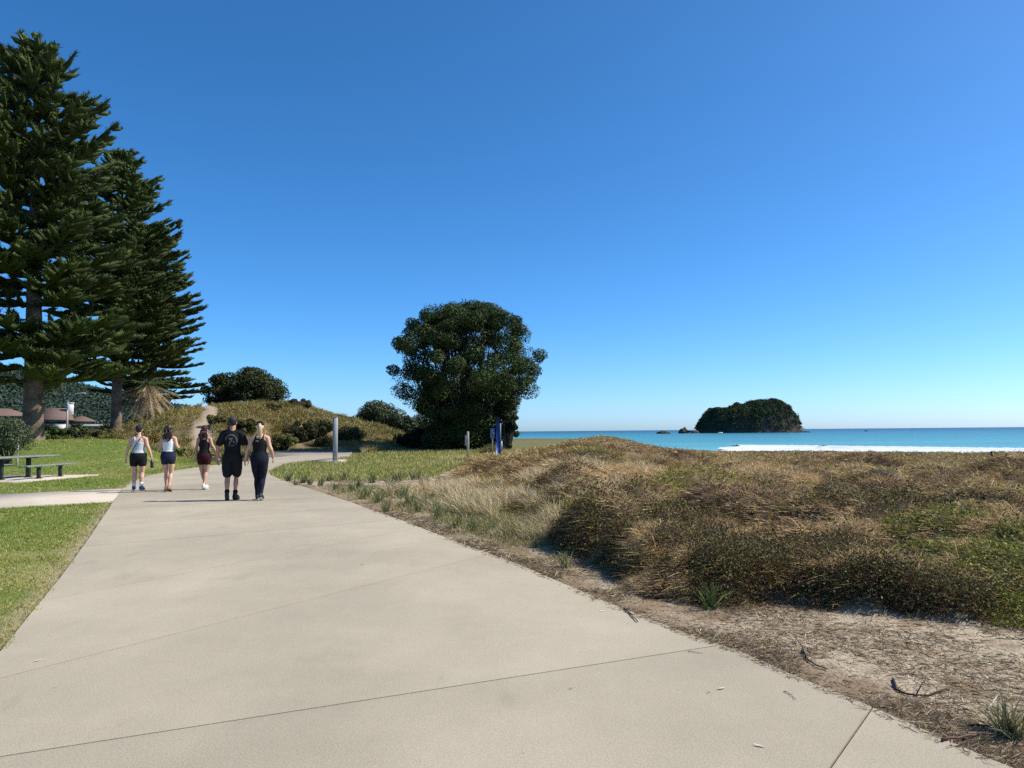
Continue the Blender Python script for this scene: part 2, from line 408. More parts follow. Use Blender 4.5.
def ground_col(x, y):
    n = len(x)
    sand = np.array([.38, .315, .225]); litter = np.array([.23, .165, .105]); soil = np.array([.055, .043, .03])
    straw = np.array([.33, .25, .145]); lawn = np.array([.12, .165, .035]); lawn2 = np.array([.24, .23, .085])
    c = np.tile(soil, (n, 1))
    def mix(c, k, col): return c * (1 - k[:, None]) + col * k[:, None]
    s = veg_s(x, y)
    nz = fbm(x * 1.3, y * 1.3, 77, 4); nf = fbm(x * 5, y * 5, 78, 3)
    strip = mix(np.tile(sand, (n, 1)), sst(.42, .62, nf * .6 + nz * .4), litter)
    dp = dpoly(PRt, x, y)
    strip = mix(strip, sst(.45, .1, dp + .3 * (nf - .5)) * .75, litter * .8)
    isst = sst(-.02, -.12, s)
    c = mix(c, isst * (x / np.maximum(y, .1) > -.33), strip)
    far = (s > 0) & (y > 12)
    c = mix(c, far * sst(.4, .65, nz) * .8, straw * .75)
    c = mix(c, inpoly(STRAW, x, y) * (y < 20) * .6, straw)
    c = mix(c, inpoly(GREENW, x, y) * .3, np.array([.16, .14, .06]))
    ll, lr = lawn_mask(x, y)
    lc = mix(np.tile(lawn, (n, 1)), sst(.5, .75, fbm(x * .5, y * .5, 80, 4)), lawn2)
    c = mix(c, ll.astype(float), lc)
    c = mix(c, lr * .9, mix(lc, np.full(n, .3), straw))
    a = x / np.maximum(y, .1)
    hill = sst(46, 50, y) * sst(-.56, -.5, a) * sst(-.06, -.12, a)
    hc = mix(np.tile(np.array([.13, .10, .045]), (n, 1)), sst(.5, .7, nz), np.array([.26, .2, .12]))
    c = mix(c, hill, hc)
    c = mix(c, track_mask(x, y), np.array([.42, .33, .24]))
    c = mix(c, ((y > 44) & (s <= 0) & (a > -.1)).astype(float) * sst(20, 32, shore(x, y)), np.array([.15, .14, .06]))
    # pale sandy spot by the marker post
    p = P(462, 457); c = mix(c, sst(1.6, .6, np.hypot((x - p[0]) * .55, (y - p[1]) * .35)), np.array([.5, .42, .30]))
    # worn edge of the lawn along the path
    dl = dpoly(PL, x, y)
    c = mix(c, ll * sst(.28, .05, dl + .2 * (nf - .5)) * .8, np.array([.32, .26, .17]))
    sd = shore(x, y)
    c = mix(c, sst(30, 18, sd), np.array([.5, .43, .33]))
    c = mix(c, (y > 100).astype(float) * sst(55, 80, sd), np.array([.05, .07, .025]))
    return c
ground = tag(build_ground(), kind='structure')

# ------------------------------------------------------------------ concrete path, cut into slabs by its joints
def concrete_nodes():
    m = M['concrete']; nt = m.node_tree; N = nt.nodes; L = nt.links; b = N['Principled BSDF']
    src = b.inputs['Base Color'].links[0].from_socket
    geo = N.new('ShaderNodeNewGeometry'); tc = N.new('ShaderNodeTexCoord')
    mr = N.new('ShaderNodeMapRange'); mr.inputs['To Min'].default_value = .93; mr.inputs['To Max'].default_value = 1.06; L.new(geo.outputs['Random Per Island'], mr.inputs['Value'])
    v = N.new('ShaderNodeVectorMath'); v.operation = 'SCALE'; L.new(src, v.inputs[0]); L.new(mr.outputs[0], v.inputs['Scale']); out = v.outputs[0]
    for sc, lo, hi, a, c in ((.28, .42, .62, 1.0, .86), (2.1, .60, .72, 1.0, .88), (13, .68, .74, 1.0, .72)):
        mp = N.new('ShaderNodeMapping'); mp.inputs['Rotation'].default_value[2] = .4; mp.inputs['Scale'].default_value = (1, .45, 1) if sc < 3 else (1, 1, 1); L.new(tc.outputs['Object'], mp.inputs[0])
        t = N.new('ShaderNodeTexNoise'); t.inputs['Scale'].default_value = sc; t.inputs['Detail'].default_value = 8; t.inputs['Roughness'].default_value = .6; L.new(mp.outputs[0], t.inputs['Vector'])
        q = N.new('ShaderNodeMapRange'); q.inputs['From Min'].default_value = lo; q.inputs['From Max'].default_value = hi; q.inputs['To Min'].default_value = a; q.inputs['To Max'].default_value = c; L.new(t.outputs['Fac'], q.inputs['Value'])
        v = N.new('ShaderNodeVectorMath'); v.operation = 'SCALE'; L.new(out, v.inputs[0]); L.new(q.outputs[0], v.inputs['Scale']); out = v.outputs[0]
    L.new(out, b.inputs['Base Color'])
concrete_nodes()
def build_path():
    bm = bmesh.new()
    vs = [bm.verts.new((p[0], p[1], .012)) for p in PATH]
    f = bm.faces.new(vs)
    if f.normal.z < 0: f.normal_flip()
    bmesh.ops.triangulate(bm, faces=bm.faces[:])
    joints = [((0, 762), (680, 655)), ((20, 677), (462, 563)), ((69, 598), (370, 539)), ((112, 546), (330, 527)), ((123, 526), (217, 519)),
              ((125, 509), (300, 500)), ((867, 720), (834, 768)), ((125, 497), (290, 488)), ((150, 481), (280, 478))]
    for k, (p, q) in enumerate(joints):
        A = P(*p); B = P(*q); d = B - A; n = np.array([-d[1], d[0]]); n /= np.linalg.norm(n)
        w = .006 if k in (0, 6) else .011
        for sgn in (-1, 1):
            g = bm.faces[:] + bm.edges[:] + bm.verts[:]
            bmesh.ops.bisect_plane(bm, geom=g, plane_co=(A[0] + n[0] * w * sgn, A[1] + n[1] * w * sgn, 0), plane_no=(n[0], n[1], 0))
        kill = []
        for f in bm.faces:
            c = f.calc_center_median()
            if abs((c.x - A[0]) * n[0] + (c.y - A[1]) * n[1]) < w * .9: kill.append(f)
        bmesh.ops.delete(bm, geom=kill, context='FACES')
    r = bmesh.ops.extrude_face_region(bm, geom=bm.faces[:])
    top = [v for v in r['geom'] if isinstance(v, bmesh.types.BMVert)]
    bmesh.ops.translate(bm, verts=top, vec=(0, 0, .012))
    bmesh.ops.recalc_face_normals(bm, faces=bm.faces[:])
    bmesh.ops.triangulate(bm, faces=bm.faces[:])
    me = bpy.data.meshes.new('concrete_path'); bm.to_mesh(me); bm.free(); me.materials.append(M['concrete'])
    o = bpy.data.objects.new('concrete_path', me); COL.objects.link(o); tag(o, kind='structure')
    b = MB(); b.prism(PATH, -.03, .006); tag(b.build('path_bed', M['joint']), kind='structure')
build_path()
b = MB(); b.prism(SIDE, -.05, .018); tag(b.build('side_path', M['concrete_pale']), kind='structure')
b = MB(); b.prism(ASPH, -.25, .03); tag(b.build('asphalt_path', M['asphalt']), kind='structure')
b = MB(); b.prism(PAD, -.08, .04); tag(b.build('picnic_pavement', M['concrete_pale']), kind='structure')
b = MB(); b.prism(LPAD, -.08, .05); tag(b.build('concrete_pad', M['concrete_pale']), kind='structure')

# ------------------------------------------------------------------ sea, surf, far land
def build_sea():
    m = bpy.data.materials.new('sea_water'); m.use_nodes = True; nt = m.node_tree; N = nt.nodes; L = nt.links
    b = N['Principled BSDF']; b.inputs['Roughness'].default_value = .35; b.inputs['Specular IOR Level'].default_value = .35
    geo = N.new('ShaderNodeNewGeometry'); sep = N.new('ShaderNodeSeparateXYZ'); L.new(geo.outputs['Position'], sep.inputs[0])
    # distance off the shore line: (y + .7 x - 215.2)/1.22
    m1 = N.new('ShaderNodeMath'); m1.operation = 'MULTIPLY_ADD'; m1.inputs[1].default_value = .7
    L.new(sep.outputs['X'], m1.inputs[0]); L.new(sep.outputs['Y'], m1.inputs[2])
    mr = N.new('ShaderNodeMapRange'); mr.inputs['From Min'].default_value = 215; mr.inputs['From Max'].default_value = 3200
    L.new(m1.outputs[0], mr.inputs['Value'])
    pw = N.new('ShaderNodeMath'); pw.operation = 'POWER'; pw.inputs[1].default_value = .45; L.new(mr.outputs[0], pw.inputs[0])
    tx = N.new('ShaderNodeTexNoise'); tx.inputs['Scale'].default_value = 1; tx.inputs['Detail'].default_value = 5
    mp = N.new('ShaderNodeMapping'); mp.inputs['Rotation'].default_value[2] = R(35); mp.inputs['Scale'].default_value = (.0035, .03, 1)
    L.new(geo.outputs['Position'], mp.inputs['Vector']); L.new(mp.outputs[0], tx.inputs['Vector'])
    ad = N.new('ShaderNodeMath'); ad.operation = 'MULTIPLY_ADD'; ad.inputs[1].default_value = .5; 
    sb = N.new('ShaderNodeMath'); sb.operation = 'SUBTRACT'; sb.inputs[1].default_value = .5; L.new(tx.outputs['Fac'], sb.inputs[0])
    L.new(sb.outputs[0], ad.inputs[0]); L.new(pw.outputs[0], ad.inputs[2])
    cr = N.new('ShaderNodeValToRGB'); e = cr.color_ramp.elements
    e[0].position = 0; e[0].color = (.15, .39, .39, 1); e[1].position = 1; e[1].color = (.014, .075, .12, 1)
    k = e.new(.3); k.color = (.06, .26, .28, 1)
    k = e.new(.62); k.color = (.03, .16, .20, 1)
    L.new(ad.outputs[0], cr.inputs[0]); L.new(cr.outputs[0], b.inputs['Base Color'])
    t2 = N.new('ShaderNodeTexNoise'); t2.inputs['Scale'].default_value = 1; t2.inputs['Detail'].default_value = 6
    m2 = N.new('ShaderNodeMapping'); m2.inputs['Rotation'].default_value[2] = R(35); m2.inputs['Scale'].default_value = (.05, .3, 1)
    L.new(geo.outputs['Position'], m2.inputs['Vector']); L.new(m2.outputs[0], t2.inputs['Vector'])
    bp = N.new('ShaderNodeBump'); bp.inputs['Strength'].default_value = .6; bp.inputs['Distance'].default_value = .8
    L.new(t2.outputs['Fac'], bp.inputs['Height']); L.new(bp.outputs[0], b.inputs['Normal'])
    V = []
    for y in (100, 400, 1200, 4000, 12000, 40000):
        for x in (-30000, -3000, 0, 3000, 30000): V.append((x, y, -4))
    V = np.array(V, float)
    f = np.array([[r * 5 + i, r * 5 + i + 1, r * 5 + i + 6, r * 5 + i + 5] for r in range(5) for i in range(4)])
    tag(mesh_obj('sea_water', V, f, m), kind='structure')
    # right-hand near side so that the bay wraps
    # surf: rows of broken waves
    foam = mat('surf_foam', (.66, .69, .69), .6, .2, noise=(.3, .93, 1.05))
    dirv = np.array([1, -.7]) / 1.2207; nrm = np.array([.7, 1]) / 1.2207
    t = np.arange(-180, 330, .9); s = np.arange(-16, 105, .9)
    T, S = np.meshgrid(t, s, indexing='ij')
    X = 66 + dirv[0] * T + nrm[0] * S; Y = 142 + dirv[1] * T + nrm[1] * S
    outer = 44 + np.clip(-T + 55, 0, 90) * .45
    w = (fbm(T * .05, S * .2, 91, 3))
    Z = -3.93 + .55 * np.exp(-((S - outer * .93 + 4 * (w - .5)) / 1.5) ** 2) + .4 * np.exp(-((S - outer * .62 - 3 * (w - .5)) / 2) ** 2) + .3 * np.exp(-((S - outer * .3) / 2) ** 2) + .14 * fbm(T * .5, S * .5, 92)
    Z = np.maximum(Z, H(X, Y) + .04)
    keep = (S < outer + 5 * (fbm(T * .035, S * 0, 93) - .5)) & (X / np.maximum(Y, 1) > .245 + .035 * np.clip(S / 75, 0, 1) + .03 * fbm(T * .08, S * .3, 98)) & (S > -15 + 4 * fbm(T * .06, S * 0, 97)) & (fbm(T * .05, S * .28, 94, 3) > .2)
    nt_, ns = T.shape
    i, j = np.meshgrid(np.arange(nt_ - 1), np.arange(ns - 1), indexing='ij')
    k = keep[:-1, :-1] & keep[1:, 1:]
    f = np.stack([i * ns + j, (i + 1) * ns + j, (i + 1) * ns + j + 1, i * ns + j + 1], -1)[k]
    # a thin line of small breakers further out
    tag(mesh_obj('surf', np.stack([X, Y, Z], -1).reshape(-1, 3), f, foam, smooth=True), kind='structure')
build_sea()

def blob_forest(name, pts, rad, colr, nleaf, lsz, label, cat):
    """a wood seen from far: leaf clumps round every tree top"""
    n = len(pts); k = nleaf
    d = rng.normal(size=(n, k, 3)); d /= np.linalg.norm(d, axis=2)[..., None]
    d[..., 2] = np.abs(d[..., 2]) * 1.05 - .25
    rr = rad[:, None, None] * (1 + .18 * rng.normal(size=(n, k, 1)))
    c = pts[:, None, :] + d * rr * np.array([1, 1, .85])
    nr = d + rng.normal(size=d.shape) * .45
    V, f = leaves(c.reshape(-1, 3), nr.reshape(-1, 3), np.repeat(rad * lsz, k) * rng.uniform(.7, 1.3, n * k), .8)
    col = np.repeat((colr[None] * rng.uniform(.6, 1.5, (n, 1)) * np.array([1, 1, 1]) + rng.uniform(0, .012, (n, 1)) * np.array([1, .8, .2])), k * 4, axis=0)
    col *= np.repeat(rng.uniform(.8, 1.25, (n * k, 1)), 4, axis=0)
    o = mesh_obj(name, V, f, M['forest'], cols=col)
    return tag(o, label, cat, kind='stuff')

# far wooded hill on the left
def build_hills():
    def ridge(x, y):
        # heights in world units round depth 600
        a = x / y
        top = np.interp(a, [-1.6, -1.0, -.75, -.69, -.62, -.56, -.5, -.4, -.25, -.16, -.14, -.118, -.108, -.06], [150, 120, 92, 70, 58, 46, 34, 22, 14, 11.5, 10, 6.5, 2, -6])
        return .8 * top * sst(430, 640, y) * (1 + .25 * (fbm(x * .006, y * .006, 51) - .5)) - 5 + 3
    gx = np.linspace(-1300, -20, 100); gy = np.linspace(420, 900, 40)
    X, Y = np.meshgrid(gx, gy, indexing='ij'); Z = ridge(X, Y)
    i, j = np.meshgrid(np.arange(99), np.arange(39), indexing='ij')
    f = np.stack([i * 40 + j, (i + 1) * 40 + j, (i + 1) * 40 + j + 1, i * 40 + j + 1], -1).reshape(-1, 4)
    hm = mat('hill_soil', (.03, .05, .028), .9, .1, noise=(.02, .6, 1.4))
    tag(mesh_obj('hill', np.stack([X, Y, Z], -1).reshape(-1, 3), f, hm, smooth=True), kind='structure')
    n = 12000
    y = rng.uniform(430, 680, n); a = rng.uniform(-.95, -.1, n); x = a * y
    z = ridge(x, y)
    ok = z > -3
    pts = np.stack([x, y, z + 1], 1)[ok]
    blob_forest('hill_forest', pts, rng.uniform(2.5, 6.5, len(pts)), np.array([.034, .056, .042]), 60, .26, 'dark green bush covering the far hillside behind the houses', 'forest')  # bluish leaf colour stands in for haze on the hill
build_hills()

def build_island():
    D = 1160.; s = D / F
    prof = [(697, 433), (699, 425), (703, 419), (708, 413.5), (714, 409.5), (722, 407.5), (733, 406.5), (741, 404.5), (750, 402), (760, 400.3), (770, 399.8), (777, 401), (783, 405), (788, 409), (791, 412), (794, 417), (797, 423), (800, 429.5), (803, 433)]
    W = np.array([PD(u, v, D + 50) for u, v in prof]); xs = W[:, 0]; zt = W[:, 2]
    x0, x1 = xs[0], xs[-1]; cx = (x0 + x1) / 2; hw = (x1 - x0) / 2
    def hz(x, y):
        t = np.clip((x - cx) / hw, -1, 1); half = 55 * np.sqrt(np.maximum(1 - t ** 2, 0)) + 4
        q = np.clip(np.abs(y - D - 55) / half, 0, 1)
        top = np.interp(x, xs, zt, left=-12, right=-12)
        return -9 + (top - 3 + 9) * (1 - q ** 4.5) * np.where(q >= 1, 0, 1)
    gx = np.linspace(x0 - 6, x1 + 6, 90); gy = np.linspace(D - 8, D + 118, 60)
    X, Y = np.meshgrid(gx, gy, indexing='ij'); Z = hz(X, Y) + 3.5 * (fbm(X * .09, Y * .09, 15, 4) - .5)
    i, j = np.meshgrid(np.arange(89), np.arange(59), indexing='ij')
    f = np.stack([i * 60 + j, (i + 1) * 60 + j, (i + 1) * 60 + j + 1, i * 60 + j + 1], -1).reshape(-1, 4)
    isl = mesh_obj('island', np.stack([X, Y, Z], -1).reshape(-1, 3), f, M['rock'], smooth=False); tag(isl, kind='structure')
    n = 5200
    x = rng.uniform(x0, x1, n); y = rng.uniform(D - 4, D + 110, n); z = hz(x, y)
    ok = z > 0.5 + 1.5 * rng.random(n)
    pts = np.stack([x, y, z + .2], 1)[ok]
    r = rng.uniform(1.8, 4.2, len(pts)); r[rng.random(len(pts)) < .05] *= 1.5; pts[:, 2] += 3.5 * (fbm(pts[:, 0] * .1, pts[:, 1] * .05, 83, 3) - .5) * 3.6 * sst(8, 20, pts[:, 2])
    blob_forest('island_forest', pts, r, np.array([.032, .052, .022]), 46, .36, 'dark dense bush covering the small steep island', 'forest')
    # rocky foot and reef rocks
    def rock(name, u0, u1, vt, D, label, dep=14):
        a = PD(u0, 433, D); bq = PD(u1, 433, D); t = PD((u0 + u1) / 2, vt, D)
        w = (bq[0] - a[0]) / 2; h = t[2] + 4
        bm = bmesh.new(); bmesh.ops.create_icosphere(bm, subdivisions=4, radius=1)
        for v in bm.verts:
            n = fbm(np.array([v.co.x * 2.2 + u0]), np.array([v.co.y * 2.2 + v.co.z * 1.7]), 19, 4)[0]
            k = .62 + .75 * n
            c = v.co.copy(); v.co = Vector((c.x * w * k * 1.1, c.y * dep * k, (np.sign(c.z) * abs(c.z) ** 1.25) * h * (.35 + 1.15 * n if c.z > 0 else 1)))
        me = bpy.data.meshes.new(name); bm.to_mesh(me); bm.free(); me.materials.append(M['rock'])
        o = bpy.data.objects.new(name, me); COL.objects.link(o); o.location = ((a[0] + bq[0]) / 2, D, -4.4)
        tag(o, label, 'rock')
    rock('sea_rock', 679, 688.5, 427.3, 1170, 'pointed dark rock in the sea just left of the island', 9)
    rock('sea_rock', 686, 700, 430.0, 1165, 'low dark rock ledge joining the island to the pointed rock', 12)
    rock('sea_rock', 656.5, 670, 431.0, 1120, 'flat dark reef lying low in the sea far left of the island', 8)
    rock('sea_rock', 796, 808, 430.6, 1160, 'low dark rock ledge at the right foot of the island', 14)
build_island()
def small_sea_things():
    white = mat('boat_white', (.8, .8, .8), .4); dark = mat('boat_dark', (.03, .035, .04), .5)
    def boat(u, v, D, L, label, m, zz=-4.0):
        p = PD(u, v, D); t = empty('boat', (p[0], D, zz), 0, label, 'boat')
        b = MB(); rings = []
        for k in np.linspace(0, 1, 9):
            x = (k - .5) * L; w = L * .16 * math.sin(math.pi * min(1, .12 + k * .9)) ** .5 if k < .97 else .05
            w = L * .15 * (1 - max(0, (k - .55) / .45) ** 2) + .03
            rings.append(((x, 0, L * .06 + .06 * L * k * k), (0, w, 0), (0, 0, L * .09)))
        b.loft(rings); b.build('hull', m, t, True)
        c = MB(); c.box((-L * .06, 0, L * .2), (L * .34, L * .2, L * .14), bevel=L * .03); c.build('cabin', m, t)
        w = MB(); w.box((L * .0, 0, L * .29), (L * .3, L * .22, L * .03), bevel=.02); w.build('roof', white, t)
    boat(720.3, 432.6, 1080, 7, 'small white boat moored at the foot of the island', white)
    boat(866.5, 431.3, 1350, 7.5, 'tiny dark boat far out on the sea right of the island', dark)
small_sea_things()

# ------------------------------------------------------------------ trees
def norfolk(x, y, h, prof, cb, tr, seed, label, step=.15, nl=.13, tint=1.0, lean=(0, 0), name='pine_tree'):
    g = np.random.default_rng(seed)
    z0 = float(H(x, y)) - .1
    t = empty(name, (x, y, z0), 0, label, 'tree')
    tb = MB()
    zs = np.concatenate([np.linspace(0, 1.0, 5), np.linspace(1.6, h, 22)])
    def axis(z): return np.array([lean[0] * z / h, lean[1] * z / h, z])
    n = 20; V = []
    for z in zs:
        r = tr * (1 - z / h) ** .8 * (1 + .28 * math.exp(-z / .35)) + .02
        th = np.arange(n) * 2 * math.pi / n
        rr = r * (1 + .10 * (fbm(np.cos(th) * 2 + z * .8, np.sin(th) * 2 + z * 1.3, seed, 3) - .5) * 2)
        V.append(axis(z) + np.stack([np.cos(th) * rr, np.sin(th) * rr, th * 0], 1))
    V = np.concatenate(V)
    f = [[r * n + i, r * n + (i + 1) % n, r * n + n + (i + 1) % n, r * n + n + i] for r in range(len(zs) - 1) for i in range(n)]
    tb.add(V, f)
    z = cb; C = []; DIR = []; RR = []; FB = MB()
    def plume(pts, r0, r1):
        L_ = np.concatenate([[0], np.cumsum(np.linalg.norm(np.diff(pts, axis=0), axis=1))]); m = max(3, int(L_[-1] / step)); q = (np.arange(m) + .5) / m * L_[-1]
        u_ = np.linspace(0, L_[-1], 5); core = np.stack([np.interp(u_, L_, pts[:, i]) for i in range(3)], 1)
        core[-1] += (core[-1] - core[-2]) * .15
        FB.tube(core + g.normal(size=core.shape) * .02, np.array([.35, .8, 1, .85, .12]) * r1 * g.uniform(.55, .8), 6, cap=False)
        c = np.stack([np.interp(q, L_, pts[:, i]) for i in range(3)], 1); dd = np.gradient(c, axis=0); dd /= np.linalg.norm(dd, axis=1)[:, None] + 1e-9
        C.append(c); DIR.append(dd); RR.append(np.interp(q / L_[-1], [0, .8, 1], [r0, r1, r1 * .7]))
    while z < h - .12:
        rad = np.interp(z / h, [p[0] for p in prof], [p[1] for p in prof])
        nb = g.integers(5, 8) if rad > 1.5 else 5
        a0 = g.uniform(0, 6.28); wl = g.uniform(.82, 1.08)
        for k in range(nb):
            if g.random() < .10: continue
            az = a0 + k * 6.283 / nb + g.normal() * .2
            L = rad * g.uniform(.74, 1.06) * wl
            zz = z + g.normal() * .16
            fr = z / h; tl = g.normal() * .05
            s = np.linspace(0, 1, 9)
            rise = (-.16 * (1 - fr) + .38 * fr ** 2 + tl) * s * L + (.10 + .24 * fr) * s ** 2.5 * L
            curl = g.normal() * .12
            ca = az + curl * s
            bx = axis(zz)[None] + np.stack([np.cos(ca) * s * L, np.sin(ca) * s * L, rise], 1)
            tb.tube(bx, np.linspace(.05 * (L / 5) ** .5 + .015, .012, 9), 5, cap=False)
            st0 = .10 if L > 2 else .05
            ii = np.linspace(st0, 1, 8); main = np.stack([np.interp(ii, s, bx[:, i]) for i in range(3)], 1)
            plume(main, .2, .27)
            nsec = max(2, int(L / .62))
            for q in range(nsec):
                sq = st0 + (.97 - st0) * (q + g.random() * .7) / nsec
                for side in (-1, 1):
                    if g.random() < .12: continue
                    l = (.35 + .42 * L * (1 - sq) ** .8 * min(1, sq * 2.2)) * g.uniform(.6, 1.25)
                    ang = az + side * R(58 - 26 * sq) + g.normal() * .12
                    p = np.array([np.interp(sq, s, bx[:, i]) for i in range(3)]); u = np.linspace(0, 1, 4)[:, None]
                    pts = p + np.array([math.cos(ang), math.sin(ang), 0]) * l * u + np.array([0, 0, 1]) * (l * .28 * u ** 2 + g.normal() * .03 * u)
                    plume(pts, .17, .24)
        z += (.47 + .28 * (1 - fr)) * g.uniform(.75, 1.25) * (1 if rad > 1.5 else .7)
    C = np.concatenate(C); DIR = np.concatenate(DIR); RR = np.concatenate(RR)
    K = 7
    n = len(C) * K
    c = np.repeat(C, K, 0) + g.normal(size=(n, 3)) * .02; d = np.repeat(DIR, K, 0)
    rad = g.normal(size=(n, 3)); rad[:, 2] = rad[:, 2] * .6 + np.abs(rad[:, 2]) * .7; rad /= np.linalg.norm(rad, axis=1)[:, None]
    dd = d * .55 + rad * .8; dd /= np.linalg.norm(dd, axis=1)[:, None]
    side = np.cross(dd, g.normal(size=(n, 3))); side /= np.linalg.norm(side, axis=1)[:, None]
    L = (np.repeat(RR, K) * g.uniform(.7, 1.25, n))[:, None]; w = L * 0 + nl * .16
    V = np.stack([c - side * w, c + side * w, c + dd * L * 1.2 + side * w * .3, c + dd * L * 1.2 - side * w * .3], 1).reshape(-1, 3)
    F3 = np.arange(n * 4).reshape(n, 4)
    clump = fbm(C[:, 0] * .7 + C[:, 2] * .3, C[:, 1] * .7 + C[:, 2] * .8, seed + 3, 2)
    base = np.array([.050, .074, .017])[None] * (.5 + 1.0 * clump[:, None]) + np.array([.045, .04, 0]) * sst(.55, .8, clump)[:, None]
    col = np.repeat(np.repeat(base, K, 0) * g.uniform(.7, 1.3, (n, 1)), 4, 0) * tint * 1.15
    tb.build('trunk', M['bark_pine'], t, True)
    FV = np.concatenate(FB.v); FF = np.concatenate(FB.f4)
    FV = FV + .045 * np.stack([fbm(FV[:, 2] * 7, FV[:, 1] * 7, 1) - .5, fbm(FV[:, 0] * 7, FV[:, 2] * 7, 2) - .5, fbm(FV[:, 0] * 7, FV[:, 1] * 7, 3) - .5], 1) * 2
    fc = fbm(FV[:, 0] * .7 + FV[:, 2] * .3, FV[:, 1] * .7 + FV[:, 2] * .8, seed + 3, 2)
    fcol = np.array([.048, .068, .017])[None] * (.5 + 1.0 * fc[:, None]) * (.75 + .5 * fbm(FV[:, 0] * 9, FV[:, 1] * 9 + FV[:, 2] * 9, 6)[:, None]) * tint
    mesh_obj('crown', np.concatenate([V, FV]), [F3, FF + len(V)], M['needle'], t, cols=np.concatenate([col, fcol]))
    return t

PA = PD(33, 441, 45)
norfolk(PA[0], 45, 25.0, [(0, 6.6), (.15, 6.6), (.30, 7.0), (.5, 6.4), (.7, 5.0), (.84, 3.3), (.93, 2.0), (.98, .9), (1, .25)], 3.7, .55, 11,
        'tallest pine, at the left edge, with a thick sunlit bare trunk beside the picnic table', step=.14, nl=.15, lean=(-.6, 0))
PB = PD(116, 430, 66)
norfolk(PB[0], 66, 25.8, [(0, 4.0), (.2, 5.0), (.3, 6.8), (.42, 6.9), (.6, 6.0), (.78, 4.2), (.9, 2.4), (.97, 1.1), (1, .3)], 5.0, .46, 23,
        'second pine with pale bare trunk rising beside the palm at the foot of the dune', step=.2, nl=.22)
PC = PD(152, 424, 84)
norfolk(PC[0], 84, 21.5, [(0, 6.0), (.2, 6.6), (.42, 6.2), (.6, 5.3), (.78, 3.8), (.9, 2.2), (1, .3)], 2.8, .5, 37,
        'shorter pine partly hidden behind the second pine, reaching furthest right over the dune', step=.24, nl=.26)

def leafy_crown(t, centers, radii, nleaf, lsz, base, g, name='crown', flat=.8, warm=0, mat_=None):
    n = len(centers); k = nleaf
    d = g.normal(size=(n, k, 3)); d /= np.linalg.norm(d, axis=2)[..., None]
    rr = radii[:, None, None] * (g.random((n, k, 1)) ** .18)
    jag = 1 + .3 * (fbm(d[..., 0] * 2 + np.arange(n)[:, None] * 3.1, d[..., 1] * 2 + d[..., 2] * 2, 5, 2)[..., None] - .5) * 2
    c = centers[:, None] + d * rr * jag * np.array([1, 1, flat])
    nr = d + np.array([0, 0, .35]) + g.normal(size=d.shape) * .6
    V, F = leaves(c.reshape(-1, 3), nr.reshape(-1, 3), lsz * g.uniform(.7, 1.35, n * k), .55, g)
    cc = base[None] * g.uniform(.65, 1.4, (n, 1))
    col = np.repeat(cc, k, 0) * g.uniform(.7, 1.35, (n * k, 1))
    if warm: 
        wmask = (g.random(n * k) < warm)[:, None]; col = np.where(wmask, col * np.array([2.2, 1.5, 1.1]), col)
    return mesh_obj(name, V, F, mat_ or M['leaf'], t, cols=np.repeat(col, 4, 0))

def limbs_mesh(t, stems, name='trunk', matl=None):
    b = MB()
    for pts, rad in stems: b.tube(pts, rad, 8, cap=False)
    return b.build(name, matl or M['bark'], t, True)

def grow(base, tips, g, r0, rt=.03, bend=.15):
    """limbs from a base point to clump centres through shared forks"""
    st = []
    for tip in tips:
        base = np.asarray(base, float); v = tip - base
        m = base + v * .5 + g.normal(size=3) * bend * np.linalg.norm(v) * .5; m[2] = base[2] + v[2] * .38
        s = np.linspace(0, 1, 8)[:, None]
        pts = base * (1 - s) ** 2 + 2 * m * s * (1 - s) + tip * s ** 2
        st.append((pts, np.linspace(r0 * g.uniform(.5, 1), rt, 8)))
    return st

